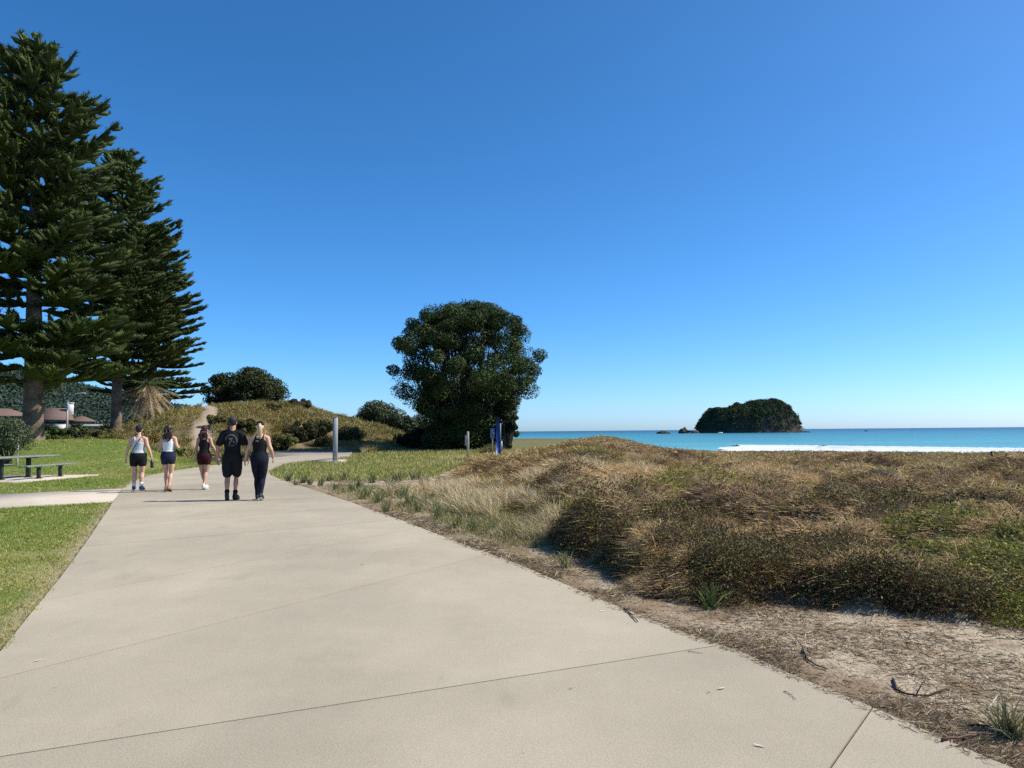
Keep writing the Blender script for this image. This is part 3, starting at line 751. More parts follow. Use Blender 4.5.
def big_tree():
    g = np.random.default_rng(5)
    D = 62.; s = D / F
    x, _, zb = PD(463, 445, D); z0 = float(H(x, D)) - .15
    t = empty('broadleaf_tree', (x, D, z0), 0, 'large dark dome-shaped broadleaf tree standing alone in the middle by the beach path', 'tree')
    # outline (px left/right of 463 at image rows)
    rows = [303, 310, 320, 335, 350, 370, 388, 402, 418, 432, 446]
    lf = [8, 34, 50, 66, 76, 74, 64, 54, 42, 38, 38]
    rt = [30, 48, 60, 72, 79, 82, 80, 66, 48, 44, 42]
    hz = np.array([PD(463, v, D)[2] - z0 for v in rows])
    lf = np.array(lf) * s * 1.06; rt = np.array(rt) * s * 1.04
    cs = []; rs = []
    tries = 0
    while len(cs) < 400 and tries < 60000:
        tries += 1
        z = g.uniform(.3, hz[0] - .1)
        l = np.interp(z, hz[::-1], lf[::-1]); r = np.interp(z, hz[::-1], rt[::-1])
        cx = (r - l) / 2; hw = (r + l) / 2
        r_ = g.uniform(.5, 1.2)
        th = g.uniform(0, 6.283); q = g.random() ** .42
        if z < 3.2: q = g.random() ** .5
        hwi = max(hw * (.9 + .2 * vn(np.array([th * 1.6]), np.array([z * .55]), 12)[0]) - r_ * .8, .1)
        p = np.array([cx + math.cos(th) * q * hwi, math.sin(th) * q * hwi * .95, z - (r_ * .5 if z > hz[0] - 1.2 else 0)])
        # some hollow spots so the stems and sky show through
        hol = fbm(np.array([p[0] * .45 + th]), np.array([p[2] * .45]), 8, 2)[0]
        
        cs.append(p); rs.append(r_)
    cs = np.array(cs); rs = np.array(rs)
    leafy_crown(t, cs, rs, 560, .15, np.array([.042, .066, .018]), g, warm=.02)
    stems = []
    for k in range(9):
        a = k * .7; b0 = np.array([math.cos(a) * .7, math.sin(a) * .5, 0])
        idx = g.choice(len(cs), 9, replace=False)
        tp = [cs[i] for i in idx if cs[i][2] > 3]
        stems += grow(b0, tp, g, .2)
    stems += [([(0, 0, 0), (.1, 0, 1.2), (.3, .2, 3.2), (.2, .1, 6)], [.9, .6, .4, .15]), ([(-.5, 0, 0), (-.9, 0, 1.8), (-1.8, .2, 4), (-3, .1, 6.5)], [.6, .45, .3, .1])]
    limbs_mesh(t, stems)
big_tree()

def leafy_tree(u, vb, D, w, h, label, n=60, seed=1, base=(.04, .055, .018), wind=0, name='broadleaf_tree', trunk=.25, lo=.15, lsz=None, shape=None, nl=260, cat='tree', group=None, stake=False, z0=None):
    g = np.random.default_rng(seed)
    p = PD(u, vb, D); z0 = float(H(p[0], D)) - .1 if z0 is None else z0
    t = empty(name, (p[0], D, z0), 0, label, cat, group)
    cs = []; rs = []
    while len(cs) < n:
        q = g.normal(size=3); q /= np.linalg.norm(q); q *= g.random() ** .3
        zz = lo + (q[2] * .5 + .5) * (1 - lo)
        r_ = g.uniform(.12, .2) * w * .75
        prof = 1.0 if shape is None else np.interp(zz, [a for a, b in shape], [b for a, b in shape])
        cs.append([(q[0] * (w / 2 - r_ * .6)) * prof + wind * zz, q[1] * (w / 2 - r_ * .6) * prof, lo * h + (zz - lo) / (1 - lo) * (h - lo * h - r_ * .8) + r_ * .3]); rs.append(r_)
    cs = np.array(cs); rs = np.array(rs)
    leafy_crown(t, cs, rs, nl, lsz or max(.05, D * .0026), np.array(base), g)
    stems = grow((0, 0, 0), cs[g.choice(n, min(14, n), replace=False)], g, trunk)
    stems += grow((w * .12, 0, 0), cs[g.choice(n, min(6, n), replace=False)], g, trunk * .8)
    limbs_mesh(t, stems)
    return t
# trees along the dune top
leafy_tree(226, 404, 96, 6.6, 5.8, 'left one of the two wind-shaped dark trees on top of the dune', 55, 3, shape=[(0, .8), (.5, 1), (1, .7)], lo=.1)
leafy_tree(263, 406, 94, 8.0, 5.9, 'right one of the two dark trees on the dune top, sloping down to the right', 75, 4, wind=-1.4, shape=[(0, 1.15), (.5, .95), (1, .55)], lo=.12)
leafy_tree(384, 446, 78, 6.0, 3.3, 'rounded grey green tree at the right foot of the dune', 60, 6, base=(.07, .095, .05), wind=-.8, lo=.02, shape=[(0, 1.1), (.5, 1), (1, .6)])
leafy_tree(408, 446, 76, 5.0, 2.5, 'low dark bush between the rounded tree and the large lone tree', 50, 7, base=(.045, .062, .03), lo=.0, name='bush', cat='bush')
leafy_tree(432, 447, 68, 4.0, 2.0, 'dark low bush at the left foot of the large lone tree', 40, 8, base=(.018, .024, .012), lo=0, name='bush', cat='bush')
leafy_tree(410, 447, 65, 3.2, 1.3, 'smallest dark bush in the row left of the large lone tree', 30, 18, base=(.018, .024, .012), lo=0, name='bush', cat='bush')
leafy_tree(506, 446, 60, 2.4, 3.6, 'upright dark bush under the right side of the large lone tree', 36, 9, base=(.022, .032, .014), lo=0, name='bush', cat='bush')
# young tree by the table, with stakes
yt = leafy_tree(4, 466, 33, 2.6, 2.5, 'young grey green tree held by pale stakes behind the picnic table', 60, 10, base=(.075, .10, .05), lo=.2, trunk=.05, nl=240, lsz=.075, name='young_tree')
st_m = mat('stake_wood', (.5, .47, .40), .8, noise=(8, .8, 1.1))
for dx, dy in ((.72, -.2), (-.1, -.35)):
    b = MB(); b.tube([(dx, dy, -.1), (dx, dy, .5), (dx + .01, dy, 1.15)], [.035, .035, .033], 8); b.build('stake', st_m, yt)
# bushes in front of the houses
BUSH = [(52, 437.5, 56, 2.2, 1.35, 'dark round bush right beside the thick pine trunk', (.05, .075, .02)),
        (66, 437, 60, 2.2, 1.0, 'small olive bush just left of the street lamp foot', (.085, .095, .03)),
        (84, 437.5, 62, 2.5, 1.35, 'round bright green bush right of the street lamp', (.07, .105, .03)),
        (74, 440, 57, 1.5, .95, 'small dark bush at the foot of the street lamp', (.03, .045, .02)),
        (97, 438, 60, 2.0, .9, 'low brownish bush between the street lamp and the second pine', (.09, .08, .035)),
        (108, 439, 58, 1.5, .95, 'low yellow green bush at the foot of the second pine trunk', (.10, .105, .03)),
        (10, 438, 58, 3.4, 1.9, 'dark bush behind the young staked tree', (.04, .055, .025))]
for i, (u, v, D, w, h, lab, bc) in enumerate(BUSH):
    leafy_tree(u, v, D, w, h, lab, 26, 40 + i, base=bc, lo=0, name='bush', cat='bush', trunk=.06, nl=220)

def palm():
    g = np.random.default_rng(9)
    D = 71.; p = PD(146, 425, D); z0 = float(H(p[0], D)) - .2
    t = empty('palm_tree', (p[0], D, z0), 0, 'squat palm with a skirt of dry tan fronds between the pines and the dune', 'palm')
    hc = PD(146, 385, D)[2] - z0
    b = MB(); b.tube([(0, 0, 0), (0, 0, hc * .3), (.05, 0, hc * .7), (.05, 0, hc)], [.5, .42, .45, .3], 14); b.build('trunk', M['bark'], t, True)
    gm = mat('palm_green', (.07, .10, .03), .6, noise=(3, .7, 1.3)); dm = mat('palm_dry', (.38, .29, .17), .8, noise=(3, .7, 1.2))
    for k in range(70):
        dead = k >= 24
        az = g.uniform(0, 6.283); el = g.uniform(-.15, 1.2) if not dead else g.uniform(-1.25, -.1)
        L = g.uniform(2.8, 3.7)
        s = np.linspace(0, 1, 9)
        droop = 1.0 if not dead else .35
        hd = np.cos(el) * s * L; zz = hc + np.sin(el) * s * L - droop * s ** 2 * L * .4
        pts = np.stack([np.cos(az) * hd, np.sin(az) * hd, zz], 1) + np.array([.05, 0, 0])
        q = MB(); q.tube(pts, np.linspace(.035, .008, 9), 5, cap=False)
        m = 46; ss = np.linspace(.15, 1, m); c = np.stack([np.interp(ss, s, pts[:, i]) for i in range(3)], 1)
        fw = pts[-1] - pts[0]; fw /= np.linalg.norm(fw); up = np.array([0, 0, 1.]); sd = np.cross(fw, up); sd /= np.linalg.norm(sd)
        for sg in (-1, 1):
            ll = .62 * np.sin(np.clip(ss * 1.1, 0, 1) * math.pi * .85 + .2)[:, None] + .05
            dd = fw * .6 + sd * sg + g.normal(size=(m, 3)) * .15; dd[:, 2] -= .25 if not dead else .5
            V = np.stack([c - fw * .022, c + fw * .022, c + dd * ll * .7], 1).reshape(-1, 3); q.add(V, None, np.arange(m * 3).reshape(m, 3))
        q.build('frond', gm if not dead else dm, t)
palm()

# ------------------------------------------------------------------ ground plants
def lu(n, r0, r1, a0, a1):
    r = r0 * (r1 / r0) ** rng.random(n); th = np.radians(rng.uniform(a0, a1, n))
    return r * np.sin(th), r * np.cos(th)
def mixc(cols, w):
    """cols list, w (n,k) weights -> pick one per item"""
    w = np.asarray(w, float); w = w / w.sum(1, keepdims=True)
    c = np.cumsum(w, 1); u = rng.random((len(w), 1)); idx = (u > c).sum(1).clip(0, len(cols) - 1)
    return np.array(cols)[idx]

def lawn():
    x, y = lu(620000, 4.2, 60, -58, 6)
    l, r = lawn_mask(x, y)
    dl = dpoly(PL, x, y)
    dens = .35 + .65 * sst(.35, .6, fbm(x * 2.2, y * 2.2, 14))
    onp = inpoly(PATH, x, y); sd_ = np.where(onp, -dl, dl) + .16 * (fbm(x * 2.2, y * 2.2, 4) - .45); lf_ = l.astype(float); lf_ = np.where(onp & (dl < .12) & (x < -2.5), 1, lf_)
    ok = ((lf_ * sst(-.02, .10, sd_) > rng.random(len(x)) * .8) & ~inpoly(PAD, x, y) | r & ~onp & (rng.random(len(x)) < .8)) & ~inpoly(SIDE, x, y) & ~inpoly(LPAD, x, y) & ~inpoly(ASPH, x, y) & (rng.random(len(x)) < dens)
    x, y, r, dl, onp = x[ok], y[ok], r[ok], dl[ok], onp[ok]; n = len(x); D = np.hypot(x, y)
    base = np.stack([x, y, np.where(onp, .022, H(x, y) - .004)], 1)
    d = rng.normal(size=(n, 3)) * .55; d[:, 2] = 1
    L = rng.uniform(.02, .045, n) * (D / 6) ** .35 * np.where(r, 3.2, 1)
    w = .0035 * (D / 6) ** .85 * rng.uniform(.7, 1.4, n)
    V, F = blades(base, d, L, w, .4)
    dry = np.maximum(sst(.42, .66, fbm(x * .8, y * .8, 33, 4)), sst(.3, .05, dl) * .9)
    c = mixc([(.21, .25, .027), (.13, .18, .018), (.36, .33, .08), (.48, .40, .21)], np.stack([1 - dry * .5, .7 - .4 * dry, .35 + dry, .08 + .5 * dry + r * .5], 1))
    c = c * rng.uniform(.8, 1.25, (n, 1))
    tag(mesh_obj('lawn_grass', V, F, M['grass'], cols=np.repeat(c, 5, 0)), 'short green mown grass either side of the concrete path', 'grass', kind='stuff')
lawn()

def dune_cover():
    x, y = lu(1450000, 4.3, 125, -16, 56)
    s = veg_s(x, y)
    ok = (s > -.05) & (shore(x, y) > 22 + 8 * fbm(x * .1, y * .1, 3))
    x, y, s = x[ok], y[ok], s[ok]
    ed = np.nonzero((s < .32) & (np.hypot(x, y) < 22))[0]; ed = np.repeat(ed, 3)
    x = np.concatenate([x, x[ed] + rng.normal(size=len(ed)) * .02]); y = np.concatenate([y, y[ed] + rng.normal(size=len(ed)) * .02]); s = np.concatenate([s, s[ed]])
    D = np.hypot(x, y)
    green = sst(.46, .60, fbm(x * .42, y * .42, 101, 3) + .18 * sst(11, 6, D) * sst(2.8, 4.4, x) - .16 * sst(3.8, 2.4, x) - .05 * sst(12, 30, D))
    dark = sst(.48, .62, fbm(x * .65 + 9, y * .65, 103, 3) + .16 * sst(12, 8, D) * sst(3.6, 2.2, x))
    purple = sst(.55, .70, fbm(x * .5 + 31, y * .5, 107, 3))
    tawny = sst(.42, .58, fbm(x * .35, y * .35, 109, 3) + .12 * sst(9, 16, D))
    wx = x + .5 * (fbm(x * 1.3, y * 1.3, 44) - .5); wy = y + .5 * (fbm(x * 1.3 + 5, y * 1.3, 45) - .5)
    b1, i1 = domes(wx, wy, 1.9, 411); b2, i2 = domes(wx, wy, 4.6, 451)
    on = b1 > .14; tid = np.where(on, i1, np.where(b2 > .2, i2, .95))
    pn = fbm(x * .8, y * .8, 141, 3); rf = sst(3.0, 4.2, x - .35 * (y - 6) + 1.5 * (fbm(x, y, 7) - .5))
    near = sst(12, 9, D)
    tid = np.where(near > .5, np.where(pn > .64, .9, np.where(pn > .57, .43, np.where(rf > .5, .60, .14))), tid)
    front = near
    hb, hk = humps(x, y); tid = np.where((D > 12) & (hb < .08) & (rng.random(len(x)) < .35), .66, tid)
    tid = np.where(hb > .12, np.where(fbm(x * 2.1, y * 2.1, 149, 3) > .66, .9, hk), tid)
    tid = tid + (fbm(x * 2.5, y * 2.5, 147, 3) - .5) * .25
    dark = np.exp(-((tid - .12) / .17) ** 2); purple = np.exp(-((tid - .43) / .09) ** 2) * .9; green = np.exp(-((tid - .62) / .09) ** 2) * (.6 + .4 * front); tawny = sst(.68, .78, tid)
    bare = sst(.60, .70, fbm(x * .5, y * .5, 113, 3)) * sst(9, 14, D)
    isleaf = rng.random(len(x)) < (.52 * sst(22, 8, D) + .05) * (.12 + .88 * np.maximum(green, dark).clip(0, 1))
    keep = (rng.random(len(x)) > bare * .6)
    i = isleaf & keep; xi, yi, Di = x[i], y[i], D[i]; n = len(xi)
    base = np.stack([xi, yi, H(xi, yi)], 1)
    off = rng.normal(size=(n, 3)) * (.03 + .035 * dark[i])[:, None] * np.minimum(Di / 7, 1.6)[:, None] ** .4 * np.where(Di > 15, .45, 1)[:, None]; off[:, 2] = np.abs(off[:, 2]) * 1.4
    nr = rng.normal(size=(n, 3)) * .8 + np.array([0, 0, .6])
    V, F = leaves(base + off, nr, .021 * (Di.clip(0, 22) / 6) ** .75 * rng.uniform(.6, 1.5, n), .55)
    c = mixc([(.24, .27, .05), (.10, .115, .028), (.095, .062, .03), (.36, .28, .13), (.15, .09, .075)],
             np.stack([green[i] * 2.2 + .05, .3 + dark[i] * .9 + green[i] * .5, .3 + dark[i] * 1.2, .05 + .8 * tawny[i], .1 + 1.5 * purple[i]], 1).clip(.01))
    c = c * rng.uniform(.65, 1.3, (n, 1))
    tag(mesh_obj('ground_cover', V, F, M['veg'], cols=np.repeat(c, 4, 0)), 'low leafy scrub of green and brown mats over the dunes', 'ground cover', kind='stuff')
    i = ~isleaf & keep; x, y, D, s = x[i], y[i], D[i], s[i]; green, dark, purple, tawny = green[i], dark[i], purple[i], tawny[i]
    n = len(x)
    base = np.stack([x, y, H(x, y) - .015], 1)
    e_ = .06 + .01 * D
    gx = (H(x + e_, y) - H(x - e_, y)) / (2 * e_); gy = (H(x, y + e_) - H(x, y - e_)) / (2 * e_)
    gl = np.hypot(gx, gy) + 1e-6; gk = np.minimum(gl, 1.2) / gl
    d = rng.normal(size=(n, 3)) * .62
    flow = fbm(x * .6, y * .6, 131, 2) * 12
    d[:, 0] += np.cos(flow) * .55 - .2 - gx * gk * 1.3; d[:, 1] += np.sin(flow) * .55 - gy * gk * 1.3; d[:, 2] = np.abs(rng.normal(size=n)) * .4 + .25 - .25 * np.minimum(gl, 1.2)
    L = rng.uniform(.05, .19, n) * (D / 7).clip(.8, 12) ** .3
    L = L * (1 + .9 * (rng.random(n) < .05))
    w = .0026 * (D / 6) ** 1.0 * rng.uniform(.6, 1.4, n)
    V, F = blades(base, d, L, w, .6)
    c = mixc([(.74, .53, .28), (.46, .29, .14), (.28, .27, .045), (.19, .095, .058), (.45, .37, .09)],
             np.stack([.05 + .17 * (1 - dark) + 2.4 * tawny + .4 * purple, .3 + .6 * tawny + .4 * purple + .1 * dark, .08 + green * 1.3, .08 + 1.2 * purple + 1.7 * dark, .15 + .8 * green + .3 * tawny + .25 * dark], 1))
    c = c * rng.uniform(.6, 1.25, (n, 1))
    tag(mesh_obj('dune_grass', V, F, M['veg'], cols=np.repeat(c, 5, 0)), 'dry brown and straw coloured grass and stems over the dunes', 'dune grass', kind='stuff')
dune_cover()

def straw_and_weeds():
    x, y = lu(480000, 7, 40, -22, 22)
    st = inpoly(STRAW, x + .4 * (fbm(x, y, 2) - .5), y) & (y < 20) & (humps(x, y)[0] < .05) & ((veg_s(x, y) < .25) | (fbm(x * .9, y * .9, 151, 3) > .52)); gw = inpoly(GREENW, x + .4 * (fbm(x, y, 2) - .5), y + .5 * (fbm(x, y, 6) - .5))
    dp = dpoly(PRt, x, y); nz = fbm(x * 1.2, y * 1.2, 201, 3)
    ok = (st | gw) & ~inpoly(PATH, x, y) & (sst(.15, 1.1, dp) * sst(.40, .6, nz + .1 * st) > rng.random(len(x)))
    x, y, st, gw, nz = x[ok], y[ok], st[ok], gw[ok], nz[ok]; n = len(x); D = np.hypot(x, y)
    base = np.stack([x, y, H(x, y) - .01], 1)
    d = rng.normal(size=(n, 3)) * .5; d[:, 0] -= .3; d[:, 2] = 1
    tall = sst(.48, .62, fbm(x * 1.5, y * 1.5, 205, 2)) * sst(.5, 1.6, dpoly(PRt, x, y))
    L = rng.uniform(.06, .17, n) * (1 + 2.6 * tall * st)
    w = .0036 * (D / 8) ** .9 * rng.uniform(.6, 1.4, n)
    V, F = blades(base, d, L, w, .45)
    c = mixc([(.74, .61, .38), (.44, .33, .19), (.20, .21, .065), (.13, .16, .045)], np.stack([.15 + 1.2 * st * tall, .35 + .3 * st, .5 * gw + .15, .6 * gw * (1 - tall) + .03], 1))
    c = c * rng.uniform(.7, 1.25, (n, 1))
    tag(mesh_obj('straw_grass', V, F, M['grass'], cols=np.repeat(c, 5, 0)), 'pale straw grass and weeds between the path bend and the dunes', 'straw grass', kind='stuff')
straw_and_weeds()

def litter():
    x, y = lu(800000, 2.6, 26, -14, 52)
    s = veg_s(x, y); dp = dpoly(PRt, x, y); onp = inpoly(PATH, x, y)
    nz = fbm(x * 1.5, y * 1.5, 301, 4)
    band = .25 + .75 * sst(.5, .1, dp) + .6 * sst(-.5, -.05, s)
    ok = (s < .12) & (~onp | ((dp < .07) & (rng.random(len(x)) < .25))) & (sst(.38, .62, nz) * band * 1.0 + .06 > rng.random(len(x))) & (x / np.maximum(y, .1) > -.3)
    x, y = x[ok], y[ok]; n = len(x); D = np.hypot(x, y)
    base = np.stack([x, y, np.maximum(H(x, y), np.where(inpoly(PATH, x, y), .024, -1)) + .002], 1)
    d = rng.normal(size=(n, 3)); d[:, 0] += .5; d[:, 2] = np.abs(rng.normal(size=n)) * .18
    L = rng.uniform(.015, .085, n) * (D / 5) ** .4 * (1 + .8 * (rng.random(n) < .07)); w = .0028 * (D / 5) ** .8 * rng.uniform(.5, 2.0, n)
    V, F = blades(base, d, L, w, .1)
    c = mixc([(.42, .33, .20), (.26, .19, .12), (.13, .085, .058), (.58, .48, .33), (.25, .22, .07)], np.tile([.9, 1.1, .9, .25, .18], (n, 1)))
    c = c * rng.uniform(.7, 1.3, (n, 1))
    tag(mesh_obj('leaf_litter', V, F, M['veg'], cols=np.repeat(c, 5, 0)), 'brown twigs and dry leaf litter on the sand along the path edge', 'leaf litter', kind='stuff')
litter()

def hill_plants():
    n = 420000
    a = rng.uniform(-.64, -.02, n); y = 47 + 48 * rng.random(n) ** 1.25; x = a * y
    l, r = lawn_mask(x, y)
    nz = fbm(x * .28, y * .28, 401, 3); tr = track_mask(x, y)
    g1 = sst(.35, .5, fbm(x * .4, y * .4 , 405, 3))
    ok = ~((l > .5) | r) & ~inpoly(PATH, x, y) & ~inpoly(ASPH, x, y) & (tr < .3) & (rng.random(n) < .4 + .6 * g1) & (dpoly(ASPH, x, y, True) > .3) & ~((y < 61) & (x / y > -.335) & (x / y < -.2))
    x, y, nz = x[ok], y[ok], nz[ok]; n = len(x)
    clump = fbm(x * .7, y * .7, 411, 2)
    base = np.stack([x, y, H(x, y) - .03], 1)
    d = rng.normal(size=(n, 3)) * .55; d[:, 2] = 1
    L = rng.uniform(.2, .5, n) * (.35 + 1.7 * sst(.35, .75, clump)); w = rng.uniform(.02, .05, n)
    V, F = blades(base, d, L, w, .4)
    t1 = sst(.4, .6, fbm(x * .22, y * .22, 421, 3)); t2 = sst(.45, .65, fbm(x * .3, y * .3, 431, 3))
    c = mixc([(.33, .25, .085), (.19, .20, .05), (.10, .115, .035), (.46, .37, .20)], np.stack([.5 + .9 * t1, .6 + .4 * t2, .25 + .9 * t2, .35 + 0 * x], 1))
    c = c * rng.uniform(.7, 1.25, (n, 1))
    tag(mesh_obj('hillside_grass', V, F, M['veg'], cols=np.repeat(c, 5, 0)), 'olive and ochre grass and scrub covering the dune behind the walkers', 'hillside grass', kind='stuff')
hill_plants()

# bushes one can tell apart on the dune face
HB = [(243, 424, 60, 2.6, 1.3, 'broad dark olive bush on the dune above the man in the black t-shirt', (.075, .075, .025)),
      (216, 427, 62, 2.0, .9, 'small olive bush just right of the sandy dune track', (.09, .085, .03)),
      (283, 447, 64, 2.7, 1.7, 'bright green grassy bush at the dune foot right of the blonde walker', (.13, .14, .04)),
      (300, 449, 65, 2.8, 1.8, 'dark bush at the dune foot above the asphalt bend', (.05, .055, .022)),
      (318, 449, 66, 2.8, 1.7, 'olive bush at the dune foot left of the grey post', (.09, .085, .032)),
      (352, 449, 66, 3.0, 1.5, 'brownish bush behind and just right of the grey post', (.10, .08, .035)),
      (327, 424, 64, 2.2, .9, 'ochre bush high on the right shoulder of the dune', (.13, .10, .035)),
      (346, 430, 66, 2.4, 1.1, 'dark green bush on the dune shoulder between grey post and rounded tree', (.055, .06, .025)),
      (180, 452, 50, 1.6, .7, 'bright green bush behind the two women on the left', (.09, .14, .035)),
      (150, 440, 58, 2.4, 1.0, 'ochre bush on the dune left of the sandy track', (.17, .125, .035)),
      (272, 412, 72, 2.6, .9, 'flat dark bush near the dune top below the right dark tree', (.07, .07, .03)),
      (300, 412, 74, 2.6, .9, 'flat olive bush at the right end of the dune top', (.08, .075, .03))]
for i, (u, v, D, w, h, lab, bc) in enumerate(HB):
    leafy_tree(u, v, D, w, h, lab, 24, 60 + i, base=bc, lo=0, name='bush', cat='bush', trunk=.05, nl=260, lsz=.14)

# grass tufts one could count along the path
def tufts():
    tm = M['grass']
    def tuft(x, y, h, n, label, group=None, col=(.13, .17, .06), spread=.35):
        g = rng; base = np.zeros((n, 3)); base[:, :2] = g.normal(size=(n, 2)) * .03 * h / .3
        d = g.normal(size=(n, 3)) * spread; d[:, 2] = 1
        V, F = blades(base, d, g.uniform(.6, 1.05, n) * h, np.full(n, .009) * (h / .3) ** .5 * max(1, np.hypot(x, y) / 12), .3)
        c = np.array(col) * g.uniform(.7, 1.3, (n, 1)); dry = g.random(n) < .2; c[dry] = np.array([.34, .28, .15])
        o = mesh_obj('grass_tuft', V, F, tm, cols=np.repeat(c, 5, 0)); o.location = (x, y, float(H(x, y)) - .01)
        tag(o, label, 'grass tuft', group)
    p = P(711, 609); tuft(p[0], p[1], .33, 60, 'lone dark green tuft on the sand in front of the nearest scrub', col=(.09, .13, .035))
    p = P(566, 568); tuft(p[0], p[1], .26, 36, 'small thin tuft on the sand left of the near scrub shadow')
    p = P(473, 532); tuft(p[0], p[1], .36, 40, 'upright green tuft nearest the path among the weeds, below the straw patch')
    p = P(1010, 735); tuft(p[0], p[1], .26, 110, 'pale green grass tuft at the bottom right corner beside the fallen sticks', col=(.2, .2, .09), spread=.5)
    sp = [(288, 481, .4), (303, 483, .45), (321, 486, .45), (336, 490, .35), (352, 492, .4), (365, 499, .5), (378, 503, .45), (391, 492, .6), (404, 498, .5), (418, 512, .35), (437, 519, .5), (447, 500, .5), (460, 512, .35), (344, 480, .45), (372, 483, .5), (398, 482, .55), (425, 488, .5), (512, 540, .3), (535, 548, .25), (330, 481, .35), (358, 489, .4), (385, 512, .35), (410, 506, .45), (428, 505, .5), (455, 528, .35), (490, 534, .32), (475, 515, .4), (310, 485, .35), (296, 486, .3), (440, 488, .45), (415, 480, .5)]
    for u, v, h in sp:
        p = P(u, v); tuft(p[0], p[1], h, 40, 'green reedy tuft in the row of tufts along the right edge of the path bend', 'tufts along the path bend')
tufts()

# ------------------------------------------------------------------ furniture
def furniture():
    grn = mat('table_green', (.018, .026, .02), .55, .4, noise=(12, .8, 1.2))
    top = mat('table_top', (.17, .20, .165), .6, .3, noise=(6, .8, 1.2))
    # picnic table
    def slatted(x, y0, y1, w, zt, n, thick, legs, legw, name, label, cat, z0):
        t = empty(name, (x, (y0 + y1) / 2, z0), 0, label, cat)
        b = MB(); L = y1 - y0; sw = w / n
        for k in range(n): b.box((-w / 2 + sw * (k + .5), 0, zt - thick / 2), (sw - .012, L, thick), bevel=.006)
        for ly in legs: b.box((0, ly - (y0 + y1) / 2, zt - thick - .022), (w * .86, .07, .044))
        b.build('table_top' if cat == 'table' else 'seat', top, t)
        for ly in legs:
            q = MB(); q.box((0, ly - (y0 + y1) / 2, (zt - thick - .045) / 2), (legw, .09, zt - thick - .045), bevel=.008)
            q.box((0, ly - (y0 + y1) / 2, .012), (legw * 1.5, .16, .02)); q.build('leg', grn, t)
        return t
    slatted(-17.0, 23.9, 27.3, .78, .76, 5, .05, (24.7, 26.1), .14, 'picnic_table', 'dark green picnic table on the concrete pad by the lawn', 'table', .04)
    slatted(-16.12, 24.5, 27.2, .32, .46, 2, .05, (25.3, 26.5), .11, 'bench', 'dark green bench right of the picnic table', 'bench', .04)
    slatted(-17.85, 24.1, 26.5, .32, .46, 2, .05, (24.6, 25.8), .11, 'bench', 'dark green bench left of the picnic table, cut by the photo edge', 'bench', .04)
    # grey post on a concrete pad
    p = P(335, 461.8, .05)
    steel = mat('grey_steel', (.36, .37, .37), .45, .4, noise=(3, .85, 1.1)); dk = mat('dark_face', (.10, .105, .11), .5, .4)
    t = empty('lamp_bollard', (p[0], p[1], .05), R(12), 'tall plain grey steel post on a small concrete pad at the path bend', 'post')
    h = PD(335, 417, p[1])[2] - .05
    b = MB(); b.box((0.02, 0, h / 2), (.21, .16, h), bevel=.015); b.build('column', steel, t)
    b = MB(); b.box((-.1, 0, h / 2), (.035, .13, h - .06), bevel=.008); b.build('dark_left_side', dk, t)  # dark strip down the left side of the column
    b = MB(); b.box((0, 0, .02), (.4, .34, .036), bevel=.008)
    for sx in (-.15, .15):
        for sy in (-.12, .12): b.tube([(sx, sy, .03), (sx, sy, .06)], .014, 6)
    b.build('base_plate', steel, t)
    b = MB(); b.box((.0, 0, h + .012), (.25, .18, .02), bevel=.006); b.build('cap', steel, t)
    # wooden marker post
    p = PD(468, 457.5, 43.); z = float(H(p[0], 43)); wood = mat('weathered_wood', (.40, .36, .28), .85, noise=(9, .75, 1.15))
    t = empty('marker_post', (p[0], 43, z - .05), 0, 'weathered wooden marker post with a small plate by the sandy track', 'post')
    h = PD(468, 431.5, 43)[2] - z + .05
    b = MB(); b.box((0, 0, h / 2), (.13, .13, h), bevel=.015); b.build('post', wood, t)
    b = MB(); b.box((-.1, -.03, h * .68), (.14, .03, .62), bevel=.01); b.build('plate', mat('plate_grey', (.33, .33, .31), .6, noise=(14, .6, 1.2)), t)
    # blue beach sign, nearly edge-on
    D = 41.; p = PD(498.5, 452, D); z = float(H(p[0], D)); h = PD(498, 417.5, D)[2] - z
    blue = mat('sign_blue', (.012, .038, .19), .45, .4, noise=(5, .85, 1.1)); pale = mat('sign_pale', (.35, .42, .52), .5)
    t = empty('beach_sign', (p[0], D, z - .05), 0, 'tall narrow blue beach sign with a pointed top in front of the lone tree', 'sign')
    out = [(-.13, 0), (.15, 0), (.13, h * .45), (.05, h * .93), (0, h + .05), (-.07, h + .1), (-.13, h * .9), (-.15, h * .45)]
    b = MB(); V = [(x, y, zz) for y in (-.04, .04) for x, zz in out]; n = len(out)
    b.add(V, [[i, (i + 1) % n, (i + 1) % n + n, i + n] for i in range(n)]); b.fn += [(list(range(n)), 0), (list(range(n, 2 * n))[::-1], 0)]
    b.build('sign_board', blue, t)
    b = MB(); b.box((.12, -.045, h * .62), (.05, .02, h * .5)); b.box((.16, -.045, h * .30), (.12, .02, h * .24)); b.build('edge_strip', pale, t)
    b = MB(); b.box((-.33, .02, h * .62), (.24, .04, h * .26), bevel=.008); b.build('small_panel', mat('panel_blue', (.12, .17, .27), .5, noise=(9, .6, 1.5)), t)
    b = MB(); b.tube([(-.33, .05, 0), (-.33, .05, h * .75)], .03, 8); b.build('panel_post', steel, t)
    # dark post on the right dunes
    D = 70.; p = PD(992, 459.5, D); z = float(H(p[0], D)); h = PD(992, 453, D)[2] - (z)
    t = empty('dune_post', (p[0], D, z - .1), 0, 'short dark post standing alone on the dunes against the surf, far right', 'post')
